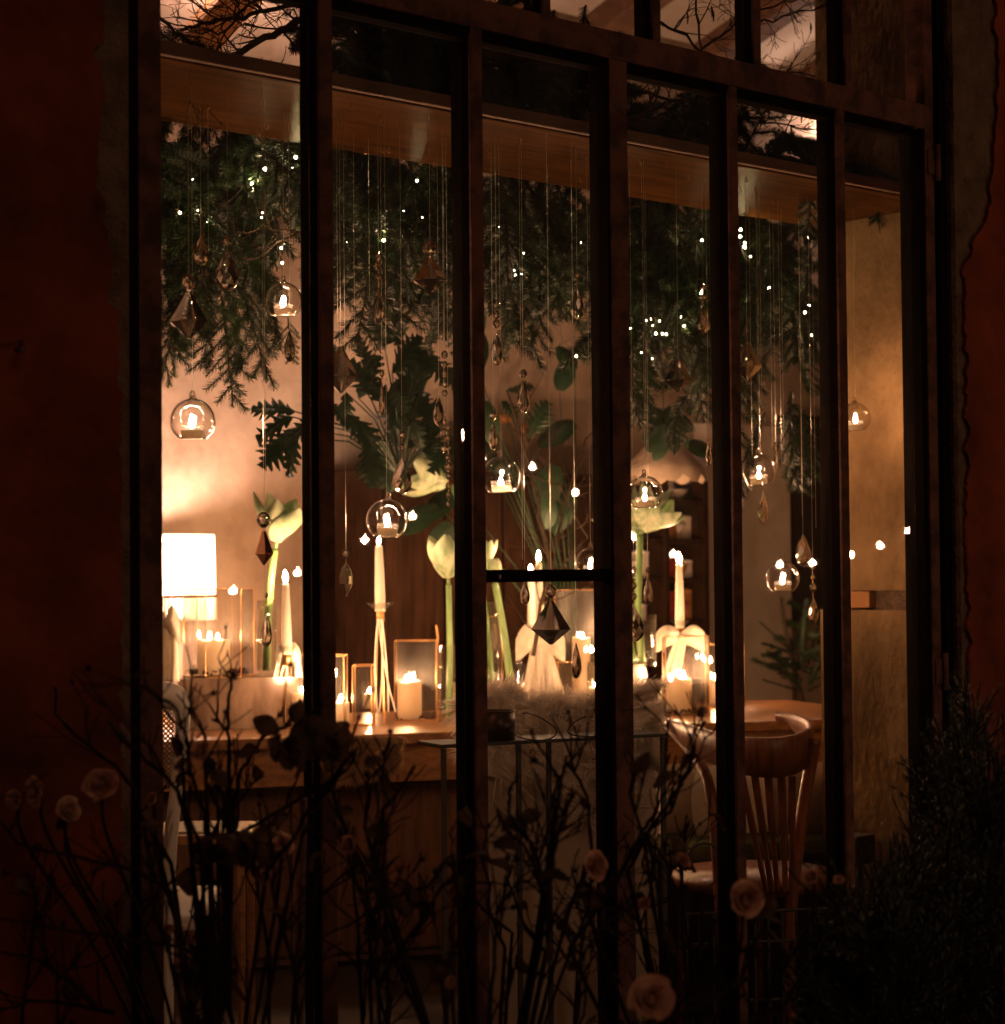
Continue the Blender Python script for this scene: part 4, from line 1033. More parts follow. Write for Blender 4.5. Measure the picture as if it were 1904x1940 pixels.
# jars on top
for i, px in enumerate((905, 958, 1000, 1040)):
    c = PY(px, 884, 3.15); h = (.16, .22, .18, .14)[i]; r_ = .045; c.z = b[2]+.001
    t = thing('glass_jar', ('glass jar on the cupboard, leftmost of four', 'tallest glass jar with cork on the cupboard', 'glass jar right of the tallest one on the cupboard', 'small glass jar at the right end of the cupboard row')[i], 'jar', c)
    part('glass_body', MB().lathe(c, [(r_, 0), (r_*1.02, h*.7), (r_*.6, h*.85), (r_*.6, h)], 18, cap=(True, False)), 'vase_glass', t, True)
    part('stopper', MB().lathe(c, [(r_*.58, h-.01), (r_*.62, h+.02)], 14), 'ochre', t, True)
# shelf unit in bay four
a, b = bkbox(1170, 1342, 905, 0, 2.95, 3.38)
sh = thing('shelf_unit', 'dark shelf unit with crockery in the fourth bay', 'shelf', ((a[0]+b[0])/2, 3.2, 0))
part('back_panel', MB().box((a[0], 3.36, 0), (b[0], 3.38, b[2])), 'dark_wood', sh)
for x in (a[0], (a[0]+b[0])/2, b[0]-.03): part('upright', MB().box((x, 2.95, 0), (x+.03, 3.3595, b[2])), 'dark_wood', sh, bevel=.003)
zsl = [zat((b[0]-.3, 2.95, 0), py) for py in (1300, 1185, 1105, 1030, 955)]
for z in zsl: part('shelf', MB().box((a[0]+.031, 2.96, z), ((a[0]+b[0])/2-.001, 3.355, z+.022)), 'dark_wood', sh); part('shelf', MB().box(((a[0]+b[0])/2+.031, 2.96, z), (b[0]-.031, 3.355, z+.022)), 'dark_wood', sh)
colr = ['red_paint', 'ceramic', 'linen', 'ochre', 'tin', 'red_paint', 'ceramic']
desc = {'red_paint': 'red', 'ceramic': 'pale glazed', 'linen': 'off white', 'ochre': 'ochre', 'tin': 'dark'}
rown = ['lowest', 'second', 'third', 'fourth', 'top']
kk = 0
for si, z in enumerate(zsl):
    for half in (0, 1):
        xa = a[0]+.05 if half == 0 else (a[0]+b[0])/2+.06
        for j in range(3):
            m_ = colr[(kk*3+si+j*2) % 7]; kk += 1; r_ = R.uniform(.04, .06); x = xa+.07+j*((b[0]-a[0])/2-.14)/2.6; h = R.uniform(.06, .13)
            c = Vector((x, 3.06, z+.0225))
            lab = f'{desc[m_]} bowl on the {rown[si]} shelf, {("left","middle","right")[j]} of the {("left","right")[half]} half'
            kind = (kk+j) % 3
            if kind == 0: single('bowl', MB().lathe(c, [(r_*.4, 0), (r_*.5, .004), (r_*.9, h*.4), (r_, h*.6), (r_*.95, h*.6), (r_*.4, .01)], 16), m_, lab, 'bowl', tuple(c), True)
            elif kind == 1:
                mb = MB().lathe(c, [(r_*.7, 0), (r_*.72, h), (r_*.66, h), (r_*.64, .006)], 16, cap=(True, False)); mb.tube([c+Vector((r_*.7+.02*math.sin(q), 0, h*.5+.025*math.cos(q))) for q in [k*math.pi/5 for k in range(6)]], .005, 5)
                single('mug', mb, m_, lab.replace('bowl', 'mug'), 'mug', tuple(c), True)
            else: single('storage_tin', MB().lathe(c, [(r_*.8, 0), (r_*.8, h*.85), (r_*.84, h*.85), (r_*.84, h), (.01, h+.006)], 16), m_, lab.replace('bowl', 'lidded tin'), 'tin', tuple(c), True)
# scalloped pale shade above it
c = PY(1258, 900, 2.6); mm = mpp(c); R0 = 78*mm
scl = thing('scalloped_shade', 'big pale scalloped cloth shade hanging unlit in the fourth bay', 'lampshade', c)
rows = []
ht = 55*mm
for i in range(8):
    t = i/7; row = []
    for k in range(97):
        a_ = 2*math.pi*k/96; rad = R0*(.45+.55*math.sin(t*1.5)); z = c.z+ht*(1-t)**1.2
        if t > .75: z -= ht*.28*(t-.75)*4*abs(math.sin(a_*5))
        rad *= 1+.05*t*abs(math.sin(a_*5)); row.append(Vector((c.x+rad*math.cos(a_), c.y+rad*math.sin(a_), z)))
    rows.append(row)
part('shade_body', MB().grid(rows), 'cover_cloth', scl, True)
part('cord', MB().tube([(c.x, c.y, c.z+ht), (c.x, c.y, zc(2.6)-.02)], .003, 5), 'cable', scl)
# pale panel wall and dark doorway, bay five
a, b = PY(1345, 900, 3.3), PY(1502, 900, 3.3)
struct('pale_wall_panel', MB().box((a.x, 3.32, 0), (b.x, 3.3995, zat(a, 800))), 'plaster_white')
a2, b2 = PY(1502, 900, 3.3), PY(1600, 900, 3.3); dz0 = zat(a2, 1180)
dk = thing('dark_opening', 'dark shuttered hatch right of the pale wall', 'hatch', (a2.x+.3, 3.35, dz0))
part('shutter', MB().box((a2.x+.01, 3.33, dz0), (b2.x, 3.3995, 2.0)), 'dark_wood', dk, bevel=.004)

# small fir tree, bay five
base = PY(1520, 1330, 2.6); tr_ = thing('small_fir_tree', 'little sparse fir tree behind the right end of the table', 'tree', (base.x, base.y, 0))
tip = PY(1478, 1128, 2.6)
tpt = [Vector((base.x, base.y, .0)), Vector((base.x, base.y, base.z)), PY(1500, 1250, 2.6), tip]
part('trunk', MB().tube(tpt, [.018, .012, .009, .003], 8), 'bark', tr_, True)
SPT = spray(9, .26, 0, .0, .018, 2400, nw=.0012); SPF = spray(10, .30, 6, .15, .018, 2400, tl=.12, nw=.0012)
def dirspray(parent, S, p, q, s_=None, name='fir_branch'):
    d = (q-p); L_ = d.length; d.normalize(); n_ = Vector((0, 0, 1)) if abs(d.z) < .8 else -fwd; side = n_.cross(d).normalized(); n_ = d.cross(side)
    o = link(name, S[0], parent); o.matrix_local = Matrix.Translation(p-Vector(parent['_org'])) @ Matrix((d, side, n_)).transposed().to_4x4() @ Matrix.Scale(L_/.27 if s_ is None else s_, 4)
    link('twig', S[1], o); return o
for (x0, y0), (x1, y1) in (((1495, 1230), (1476, 1135)), ((1500, 1235), (1428, 1186)), ((1500, 1235), (1545, 1165)), ((1510, 1240), (1450, 1225)), ((1510, 1270), (1465, 1248)), ((1515, 1280), (1480, 1280)), ((1520, 1290), (1420, 1268)), ((1520, 1310), (1440, 1300)), ((1520, 1310), (1470, 1255)), ((1520, 1260), (1520, 1160)), ((1530, 1260), (1560, 1180)), ((1530, 1300), (1570, 1230)), ((1530, 1310), (1590, 1290)), ((1510, 1300), (1500, 1240))):
    dirspray(tr_, SPF if R.random() < .5 else SPT, PY(x0, y0, 2.6+R.uniform(-.1, .1)), PY(x1, y1, 2.6+R.uniform(-.15, .15)))
part('pot', MB().lathe((base.x, base.y, 0), [(.13, 0), (.17, .3), (.18, .3), (.16, .3), (.13, .27)], 20), 'tin', tr_, True)

# ================================================================== FRONT OF THE TABLE
# covered chair with sheepskin (crossbar and fourth bays)
KZ = 5.15
ka, kb = PD(885, 1345, KZ), PD(1232, 1338, KZ); ka.z = kb.z = (ka.z+kb.z)/2; kx = (kb-ka).normalized(); ky = Vector((-kx.y, kx.x, 0)); kw = (kb-ka).length
ch = thing('covered_chair', 'chair under a pale hanging cloth cover behind the black metal stand', 'chair', ((ka+kb)/2).to_2d().to_3d())
mb = MB(); rows = []
for i in range(30):
    q = i/29; row = []
    for k in range(50):
        s = k/49; fold = .012*math.sin(s*38)*(.3+q)+.008*math.sin(s*17+2)
        row.append(ka+kx*(kw*(s*1.04-.02))-ky*(.03+.05*q+fold)-Vector((0, 0, .01+q*(ka.z-.03))))
    rows.append(row)
mb.grid(rows); o = part('cloth_cover', mb, 'cover_cloth', ch, True); o.modifiers.new('solid', 'SOLIDIFY').thickness = .003
part('backrest', MB().obox((ka+kb)/2-Vector((0, 0, .20)), kx*(kw/2-.01), ky*.02, Vector((0, 0, .19))), 'cover_cloth', ch, bevel=.01)
part('seat', MB().obox((ka+kb)/2+ky*.22-Vector((0, 0, ka.z-.44)), kx*(kw/2-.02), ky*.2, Vector((0, 0, .03))), 'cover_cloth', ch, bevel=.01)
for u in (.05, kw-.05):
    for v_ in (.02, .40): c = ka+kx*u+ky*v_; part('leg', MB().tube([(c.x, c.y, 0), (c.x, c.y, .42)], .016, 8), 'chair_wood', ch)
def fur(name, label, surf, nh, L, seed, lean=Vector((0, 0, 0)), loc=(0, 0, 0), m='fur'):
    """surf(u,v) -> point, normal. Hide plus many hairs"""
    rr = random.Random(seed); t = thing(name, label, 'sheepskin', loc)
    g = [[surf(i/20, j/12)[0] for j in range(13)] for i in range(21)]
    part('hide', MB().grid(g), m, t, True)
    mb = MB()
    for i in range(nh):
        u, v_ = rr.random(), rr.random(); p, n_ = surf(u, v_)
        clump = Vector((noise.noise(p*22), noise.noise(p*22+Vector((5, 0, 0))), noise.noise(p*22+Vector((0, 9, 0)))))*1.7
        d = (n_*1.0+clump+Vector((rr.uniform(-.2, .2), rr.uniform(-.2, .2), rr.uniform(-.2, .2)))+lean).normalized()
        l_ = L*rr.uniform(.6, 1.25)*(1+.5*noise.noise(p*15)); side = d.cross(Vector((rr.uniform(-1, 1), rr.uniform(-1, 1), rr.uniform(-1, 1)))).normalized()*.0014
        pts = [p]; 
        for k in range(3): d = (d+Vector((0, 0, -.20))+clump*.25).normalized(); pts.append(pts[-1]+d*l_/3)
        mb.add([pts[0]-side, pts[0]+side, pts[1]-side*.8, pts[1]+side*.8, pts[2]-side*.5, pts[2]+side*.5, pts[3]], [(0, 1, 3, 2), (2, 3, 5, 4), (4, 5, 6)])
    part('fleece', mb, m, t, kind='stuff')
def ridge(u, v_):                                        # draped over the chair back
    a = (v_-.5)*math.pi*1.05; bump = .018*math.sin(u*9)+.03*max(0, (u-.75)*4)**1.5*.7
    top = ka+kx*(kw*(-.04+1.08*u))+Vector((0, 0, bump-.045)); rad = .055
    if v_ < .5: n_ = (-ky*math.sin(-a)+Vector((0, 0, math.cos(a)))).normalized()
    else: n_ = (ky*math.sin(a)+Vector((0, 0, math.cos(a)))).normalized()
    ext = 0
    p = top+n_*rad
    if v_ < .35: p -= Vector((0, 0, (.35-v_)*(.30+.55*u)))
    return p, n_
fur('sheepskin', 'long haired white sheepskin draped over the chair back', ridge, 11000, .062, 5, Vector((0, 0, .1)), (ka+kb)/2)
def ridge2(u, v_):
    base = PD(1195+45*u, 1345+110*v_, 5.0-.03*math.sin(v_*3)); return base, (-fwd+XR_*.9*(u-.2)+Vector((0, 0, .35*(1-2*v_)))).normalized()
fur('sheepskin', 'end of a white sheepskin hanging right of the wide mullion', ridge2, 3500, .05, 6, XR_*.4, PD(1215, 1345, 5.05))
fl0 = n1-dy*.04
def ridge3(u, v_):
    base = PD(640+125*u, 1395+(95-40*u)*v_, proj(n1)[2]-.12); return base, (-fwd+XR_*.3*(u-.5)).normalized()
fur('sheepskin', 'tan orange fur hanging over the table front, second bay', ridge3, 3500, .03, 7, Vector((0, 0, -.8)), PD(700, 1400, proj(n1)[2]-.12), 'fur_tan')

# black metal stand
SZ = .868
sa, sb_ = PZ(836, 1411, SZ), PZ(1263, 1389, SZ); sx = (sb_-sa).normalized(); sy = Vector((-sx.y, sx.x, 0)); sw = (sb_-sa).length; sdp = .13
stn = thing('metal_stand', 'narrow black metal console stand in the crossbar bay', 'console table', ((sa+sb_)/2+sy*sdp/2-Vector((0, 0, SZ))))
part('top_plate', MB().obox((sa+sb_)/2+sy*sdp/2+Vector((0, 0, -.004)), sx*(sw/2), sy*(sdp/2), Vector((0, 0, .004))), 'black_metal', stn, bevel=.001)
for px in (843, 914, 985, 1085, 1259):
    d = ray(px, 1400); nn = sy; k = (sa-EYE).dot(nn)/d.dot(nn); c = EYE+d*k+sy*.008
    c2_ = c+(sy*(sdp-.02) if px in (914, 1085) else Vector())
    part('leg', MB().obox(Vector((c2_.x, c2_.y, (SZ-.009)/2)), sx*.005, sy*.005, Vector((0, 0, (SZ-.009)/2))), 'black_metal', stn)
part('rail', MB().obox(Vector(((sa.x+sb_.x)/2, (sa.y+sb_.y)/2, .12))+sy*.008, sx*(sw/2-.02), sy*.004, Vector((0, 0, .006))), 'black_metal', stn)
pp = PZ(960, 1404, SZ+.0005)+sy*.045; pp.z = SZ+.0005; m_ = mpp(pp); r_ = 33*m_; h = zat(pp, 1347)-pp.z
pot = thing('tin_pot', 'round brown tin pot on the black metal stand', 'pot', pp)
part('pot_body', MB().lathe(pp, [(r_, 0), (r_, h), (r_*.95, h), (r_*.93, .006)], 32, cap=(True, False)), 'tin', pot, True)
part('rim', MB().tube([pp+Vector((r_*math.cos(a), r_*math.sin(a), h)) for a in [k*math.pi/16 for k in range(32)]], .0018, 6, closed=True), 'tin', pot, True)
def smooth(P, n=3):
    for _ in range(n):
        Q = [P[0]]
        for a, b in zip(P[:-1], P[1:]): Q += [a.lerp(b, .25), a.lerp(b, .75)]
        P = Q+[P[-1]]
    return P
cz_ = proj(pp)[2]-.05
single('loose_cable', MB().tube(smooth([PD(x, y, cz_) for x, y in ((965, 1382), (985, 1400), (1040, 1404), (1060, 1385), (1030, 1362), (1000, 1350), (990, 1352))]), .0017, 6), 'cable', 'dark looped cable right of the tin pot on the stand', 'cable', tuple(PD(1000, 1390, cz_)), True)
single('loose_cable', MB().tube(smooth([PD(x, y, cz_+.05) for x, y in ((1112, 1356), (1090, 1366), (1072, 1385), (1085, 1394), (1130, 1396), (1160, 1394))]), .0017, 6), 'cable', 'dark looped cable beside the wide mullion on the stand', 'cable', tuple(PD(1100, 1390, cz_+.05)), True)

# bentwood armchair, right
def zz(px, py, Z): return PD(px, py, Z)
bc = zz(1440, 1500, 5.15); bch = thing('bentwood_chair', 'curved back brown wooden armchair seen from behind at the right', 'chair', (bc.x, bc.y, 0))
crest = [(1238, 1362, 5.55), (1262, 1366, 5.4), (1310, 1380, 5.2), (1365, 1396, 5.05), (1420, 1404, 4.98), (1475, 1404, 4.98), (1515, 1396, 5.05), (1538, 1382, 5.2), (1530, 1368, 5.35), (1500, 1358, 5.48), (1474, 1354, 5.55)]
cp = smooth([zz(*c) for c in crest], 2); mb = MB(); rows = []
nC = len(cp)
for i, p in enumerate(cp):
    q = i/(nC-1); hh = (.016+.075*math.sin(math.pi*min(1, max(0, (q-.12)/.76)))**.7) if .12 < q < .88 else .016
    d = (cp[min(i+1, nC-1)]-cp[max(i-1, 0)]).normalized(); n_ = Vector((0, 0, 1)).cross(d).normalized()*.009
    rows.append([p+n_, p+n_*.6+Vector((0, 0, .008)), p-n_*.6+Vector((0, 0, .008)), p-n_, p-n_*.9-Vector((0, 0, hh)), p+n_*.9-Vector((0, 0, hh)), p+n_])
mb.grid(rows); part('crest_rail', mb, 'chair_wood', bch, True)
for i, (xa, xb) in enumerate(((1405, 1452), (1430, 1462), (1455, 1473), (1480, 1488), (1500, 1500))):
    A_, B_ = zz(xa, 1470, 5.02), zz(xb, 1690, 5.07); mb = MB().bar(A_, (A_+B_)/2, .020, .008).bar((A_+B_)/2, B_, .014, .008); part('slat', mb, 'chair_wood', bch, bevel=.002)
A_, B_, C_ = zz(1544, 1400, 5.14), zz(1518, 1550, 5.12), zz(1492, 1760, 5.10)
part('back_post', MB().tube(smooth([A_, B_, C_, Vector((C_.x, C_.y-.02, 0))], 2), .017, 10), 'chair_wood', bch, True)
A_, B_, C_ = zz(1300, 1385, 5.2), zz(1350, 1500, 5.1), zz(1368, 1760, 5.08)
part('back_post', MB().tube(smooth([zz(1265, 1375, 5.35), zz(1325, 1440, 5.2), B_, C_, Vector((C_.x, C_.y-.02, 0))], 2), .015, 10), 'chair_wood', bch, True)
sc_c = PZ(1430, 1700, .44); sc_c = EYE+(PD(1430, 1700, 5.3)-EYE); sc_c.z = .44
part('seat', MB().lathe(sc_c, [(.21, -.02), (.22, 0), (.215, .015), (.01, .02)], 32), 'chair_wood', bch, True)
for a in (.7, 2.2): part('leg', MB().tube([sc_c+Vector((.18*math.cos(a), .18*math.sin(a), -.02)), Vector((sc_c.x+.21*math.cos(a), sc_c.y+.21*math.sin(a), 0))], [.016, .012], 8), 'chair_wood', bch, True)
part('hoop', MB().tube([zz(1335, 1650, 5.0)+XR_*.05*math.cos(a)+Vector((0, 0, .07*math.sin(a))) for a in [math.pi*k/10 for k in range(11)]], .004, 6), 'black_metal', bch, True)
# bench with cushions under/behind it
bp = zz(1420, 1600, 5.9); bn = thing('cushioned_bench', 'low bench with pale and olive cushions behind the wooden armchair', 'bench', (bp.x, bp.y, 0))
part('seat', MB().obox((bp.x, bp.y, .22), dx*.75, dy*.24, Vector((0, 0, .2))), 'dark_wood', bn, bevel=.01)
part('seat_pad', MB().obox((bp.x, bp.y, .455), dx*.74, dy*.23, Vector((0, 0, .03))), 'green_cushion', bn, bevel=.02)
for px, py, lab, m_ in ((1300, 1535, 'large pale cushion on the bench behind the armchair', 'cover_cloth'), (1400, 1560, 'small pale cushion on the bench left of the slats', 'linen'), (1545, 1520, 'grey pale cushion on the bench right of the armchair', 'cover_cloth')):
    c = zz(px, py, 5.85); c.z = .58; mb = MB()
    rows = [[c+dx*(.15*u*(1-.12*v_*v_))+Vector((0, 0, .11*v_*(1-.12*u*u)))+dy*(.045*sg*(1-u*u)**.5*(1-v_*v_)**.5) for v_ in [k/5-1 for k in range(11)]] for sg in (-1, 1) for u in ([k/5-1 for k in range(11)] if sg < 0 else [1-k/5 for k in range(11)])]
    mb.grid(rows); single('cushion', mb, m_, lab, 'cushion', tuple(c), True)

# white cane backed chair, far left
WZ = 4.9
wc_ = thing('cane_chair', 'white chair with cane panel back at the lower left edge', 'chair', PD(310, 1500, WZ).to_2d().to_3d())
P_ = lambda x, y, dz=0: PD(x, y, WZ+dz)
fr_o = smooth([P_(240, 1292), P_(300, 1290), P_(340, 1296), P_(362, 1318), P_(360, 1380), P_(348, 1480), P_(335, 1600), P_(330, 1760)], 2)
fr_i = smooth([P_(240, 1342), P_(290, 1342), P_(318, 1342), P_(334, 1348), P_(334, 1400), P_(324, 1490), P_(310, 1600), P_(306, 1760)], 2)
mb = MB(); mb.grid([[a, a-fwd*.014, b-fwd*.014, b, a] for a, b in zip(fr_o, fr_i)]); part('back_frame', mb, 'white_paint', wc_, True)
mb = MB(); s0 = 9.5; nxh, nyh = 9, 16
for i in range(nxh):
    for j in range(nyh):
        cx_, cyy = 250+s0*i+j*-.6, 1347+j*s0; n_ = 8; vs = []; r_ = s0*.31
        for k in range(n_):
            a = 2*math.pi*k/n_+math.pi/8; vs.append(P_(cx_+r_*math.cos(a), cyy+r_*math.sin(a), .004))
        for k in range(n_):
            a = 2*math.pi*k/n_+math.pi/8; cs, sn = math.cos(a), math.sin(a); q = s0*.5/max(abs(cs), abs(sn)); vs.append(P_(cx_+q*cs, cyy+q*sn, .004))
        mb.add(vs, [(k, (k+1) % n_, n_+(k+1) % n_, n_+k) for k in range(n_)])
o = part('cane_panel', mb, 'cane', wc_); o.modifiers.new('solid', 'SOLIDIFY').thickness = .002
part('seat', MB().obox(PD(250, 1720, WZ+.2), XR_*.2, fwd*.2, Vector((0, 0, .02))), 'white_paint', wc_, bevel=.01)
for px, dz in ((318, 0), (318, .35)): c = PD(px, 1740, WZ+dz); part('leg', MB().tube([c, Vector((c.x, c.y, 0))], .014, 8), 'white_paint', wc_)
# papers on a stool
c = PD(380, 1556, 5.3); st_ = thing('side_stool', 'stool with a white sheet on it behind the cane chair', 'stool', (c.x, c.y, 0))
part('seat', MB().obox(c-Vector((0, 0, .03)), XR_*.14, fwd*.12, Vector((0, 0, .012))), 'table_wood', st_, bevel=.003)
for a in (-1, 1):
    for b_ in (-1, 1): q = c+XR_*.12*a+fwd*.1*b_; part('leg', MB().tube([q-Vector((0, 0, .04)), Vector((q.x, q.y, 0))], .01, 6), 'table_wood', st_)
single('paper_sheet', MB().obox(c-Vector((0, 0, .014)), XR_*.06, fwd*.09, Vector((0, 0, .0015))), 'linen', 'white folded paper on the stool behind the rose twigs', 'paper', tuple(c))
# panelled plinth under the left table end
qa, qb = PZ(560, 1410, TZ-.06), PZ(900, 1400, TZ-.06)
lt = thing('wooden_sideboard', 'orange brown wooden sideboard front below the table edge', 'sideboard', ((qa+qb)/2+dy*.3).to_2d().to_3d())
q0_ = n1-dx*.9+dy*.16; lw_ = 1.7
for i in range(6):
    a_ = q0_+dx*(lw_/6*i+.006); b__ = q0_+dx*(lw_/6*(i+1)-.006)
    part('front_panel', MB().prism([a_-Vector((0, 0, TZ-.05)), b__-Vector((0, 0, TZ-.05)), b__+dy*.02-Vector((0, 0, TZ-.05)), a_+dy*.02-Vector((0, 0, TZ-.05))], (0, 0, TZ-.22)), 'side_panel', lt, bevel=.003)
a_, b__ = q0_+dy*.021, q0_+dx*lw_+dy*.021
part('carcass', MB().prism([a_-Vector((0, 0, TZ-.02)), b__-Vector((0, 0, TZ-.02)), b__+dy*.35-Vector((0, 0, TZ-.02)), a_+dy*.35-Vector((0, 0, TZ-.02))], (0, 0, TZ-.19)), 'old_timber', lt)

# dark wire rack low right
wk = PD(1480, 1790, 4.7); wrk = thing('wire_rack', 'dark wire rack low behind the glass at the right', 'rack', (wk.x, wk.y, 0))
for px in range(1300, 1600, 26): A_ = PD(px, 1730-(px-1300)*.04, 4.75); part('upright', MB().tube([A_, Vector((A_.x, A_.y, .02))], .0035, 5), 'black_metal', wrk)
for py in (1732, 1790, 1900): part('rail', MB().tube([PD(1290, py, 4.75), PD(1600, py-12, 4.75)], .004, 5), 'black_metal', wrk)
bx = PD(1600, 1600, 5.0); pb = thing('dark_box', 'small dark box on a post beside the ochre wall', 'box', (bx.x, bx.y, 0))
xw = XR-.09
q = PY(1630, 1600, .45)
part('box_body', MB().box((q.x-.05, q.y-.03, zat(q, 1635)), (q.x+.03, q.y+.03, zat(q, 1580))), 'black_metal', pb, bevel=.006)
part('post', MB().box((q.x-.02, q.y-.008, 0), (q.x, q.y+.008, zat(q, 1636))), 'black_metal', pb)

# ================================================================== OUTSIDE: string lights (seen mirrored in the panes)
YS = 3.4
sl = thing('string_lights', 'string of warm bulbs over the yard, mirrored in the panes', 'string lights', (4, -YS, 1.3))
sbm = MB().lathe((0, 0, 0), [(.2, -1), (.75, -.65), (1, 0), (.75, .65), (.25, 1), (.22, 1.6)], 12).mesh('bulb', 'bulb_warm', True)
sp = [(303, 1022), (441, 1119), (563, 1085), (690, 1023), (781, 978), (912, 868), (1008, 885), (1089, 934), (1198, 1018), (1275, 1050), (1400, 1070), (1477, 1070), (1538, 1067), (1612, 1052), (1667, 1034), (1720, 1006)]
pts = []
for x, y in sp:
    p = PY(x, y, YS); p.y = -p.y+.05; pts.append(p); inst('bulb', sbm, sl, p, (0, 0, 0), .0125)
cp_ = []
for a, b in zip(pts[:-1], pts[1:]): cp_ += [a+Vector((0, 0, .022)), a.lerp(b, .5)+Vector((0, 0, -.01))]
part('cord', MB().tube(cp_+[pts[-1]], .003, 5), 'cable', sl, True)

# ================================================================== OUTSIDE: rose bushes
def C0(x, y, ox): return (x*.3601+ox*.7616, y*.3601+1256.6)
TR = [(0, [(1225,80),(1215,130),(1195,240),(1205,400),(1215,480),(1205,620),(1180,760),(1100,950),(1060,1300)]),
 (0, [(825,165),(920,225),(960,340),(985,400),(1000,560),(1080,800),(1100,1100)]), (0, [(995,235),(1040,300),(1075,385),(1110,560),(1180,700)]),
 (0, [(1120,290),(1190,345),(1205,400)]), (0, [(290,130),(295,260),(340,320),(480,440),(600,530),(700,650),(740,800),(900,1050)]),
 (0, [(575,310),(640,400),(700,450),(830,560),(930,670),(1000,900)]), (0, [(730,390),(800,450),(850,560),(940,680),(1000,820),(1060,1000)]),
 (0, [(1880,450),(1860,520),(1780,600),(1650,720),(1560,900),(1400,1100)]), (0, [(1580,190),(1500,340),(1400,350),(1330,480),(1270,560),(1230,760)]),
 (0, [(0,820),(100,950),(300,1000),(500,1040),(700,1080),(900,1200)]), (0, [(0,1520),(200,1560),(370,1680),(500,1800)]), (0, [(0,1340),(300,1390),(600,1440),(900,1480),(1100,1560)]),
 (0, [(0,1830),(150,1780),(370,1790),(600,1840)]), (0, [(1840,460),(1760,600),(1500,760),(1250,900),(1100,1000)]), (0, [(1100,460),(1090,620),(1150,760),(1150,900)]),
 (800, [(1100,360),(1160,460),(1250,620),(1215,700),(1225,900),(1200,1150),(1190,1500)]), (800, [(1290,490),(1270,560),(1250,640)]),
 (800, [(1030,600),(985,680),(985,790),(1050,890),(1110,960),(1150,1080),(1180,1300)]), (800, [(920,770),(960,860),(1080,980),(1130,1090),(1190,1250)]),
 (800, [(1700,500),(1650,580),(1620,690),(1690,880),(1600,1060),(1450,1300),(1300,1500)]), (800, [(1830,480),(1780,640),(1760,780),(1690,880)]), (800, [(1900,630),(1840,780),(1700,900),(1590,1080),(1400,1300)]),
 (800, [(190,440),(100,560),(0,720),(-100,900)]), (800, [(490,540),(400,680),(330,760),(280,900),(300,1200)]), (800, [(240,580),(250,700),(230,860),(300,1100)]), (800, [(1320,690),(1240,900),(1220,1000)]),
 (800, [(850,1030),(880,1150),(880,1300),(960,1500)]), (800, [(980,1150),(1020,1250),(1080,1400),(1180,1520)]), (800, [(1510,1310),(1650,1290),(1900,1240),(2000,1200)]), (800, [(1310,290+250),(1400,700),(1420,980),(1300,1300)]),
 (800, [(1740,1180),(1690,1060),(1720,900)]), (1600, [(320,300),(270,420),(240,560),(120,760),(30,880),(-80,1100)]), (1600, [(130,1500),(300,1490),(560,1520),(740,1500)]), (1600, [(-50,1900),(200,1850),(380,1760),(560,1650)]), (800, [(0,1440),(150,1370),(360,1240),(560,1170),(690,1000)]),
 (800, [(780,1220),(870,1310),(1000,1420)]), (800, [(640,1150),(560,1300),(420,1500),(300,1700)])]
bush = [thing('rose_bush', 'thorny bare rose bush with faded pale blooms at lower left', 'bush', PD(300, 2000, 3.0).to_2d().to_3d()),
        thing('rose_bush', 'bare rose bush in front of the middle panes', 'bush', PD(950, 2000, 3.0).to_2d().to_3d()),
        thing('rose_bush', 'bare rose bush with full pink blooms at lower right', 'bush', PD(1400, 2000, 3.0).to_2d().to_3d())]
roots = [PD(420, 2300, 3.05), PD(930, 2300, 3.05), PD(1330, 2300, 3.05)]
def bush_of(px): return 0 if px < 640 else (1 if px < 1150 else 2)
rr = random.Random(5); BM = [MB(), MB(), MB()]; KN = [[], [], []]
def thorns(mb, pts, r_):
    for k in range(len(pts)//3):
        i = rr.randrange(1, len(pts)-1); s = Vector((rr.uniform(-1, 1), rr.uniform(-1, 1), rr.uniform(-1, 1))).normalized(); d = (pts[i+1]-pts[i]).normalized(); s = (s-d*s.dot(d)).normalized()
        mb.tube([pts[i], pts[i]+s*(r_+.006)+Vector((0, 0, -.001))], [.0016, .0002], 4)
def cane(b, P, r0_, r1_, tw=6):
    pts = []
    for a, c in zip(P[:-1], P[1:]):
        for k in range(4): pts.append(a.lerp(c, k/4)+Vector((rr.uniform(-1, 1), rr.uniform(-1, 1), rr.uniform(-1, 1)))*.0018)
    pts.append(P[-1]); n = len(pts)
    BM[b].tube(pts, [r0_+(r1_-r0_)*i/(n-1)+(.0008 if rr.random() < .18 else 0) for i in range(n)], 6); thorns(BM[b], pts, r0_)
    KN[b].append((pts[0], (pts[0]-pts[1]).normalized()))
    for k in range(tw):
        i = rr.randrange(1, n-1); d = (pts[i-1]-pts[i]).normalized(); s = Vector((rr.uniform(-1, 1), rr.uniform(-.6, .6), rr.uniform(-.2, 1))).normalized()
        fork(BM[b], pts[i], d*.8+s*.7, rr.uniform(.05, .11), .0019, rr.choice((0, 1, 1, 2)), rr, up=.05, knots=KN[b], minr=.0011)
for ox, pl_ in TR:
    P = [C0(x, y, ox) for x, y in pl_]; b = bush_of(P[len(P)//2][0]); Z = rr.uniform(2.75, 3.15)
    P3 = [PD(x, y, Z+.03*i) for i, (x, y) in enumerate(P)]
    if P[-1][1] < 1850: P3.append(P3[-1].lerp(roots[b], .5)); P3.append(roots[b]+Vector((rr.uniform(-.15, .15), rr.uniform(-.05, .05), 0)))
    cane(b, P3, .0019, .0040, 5)
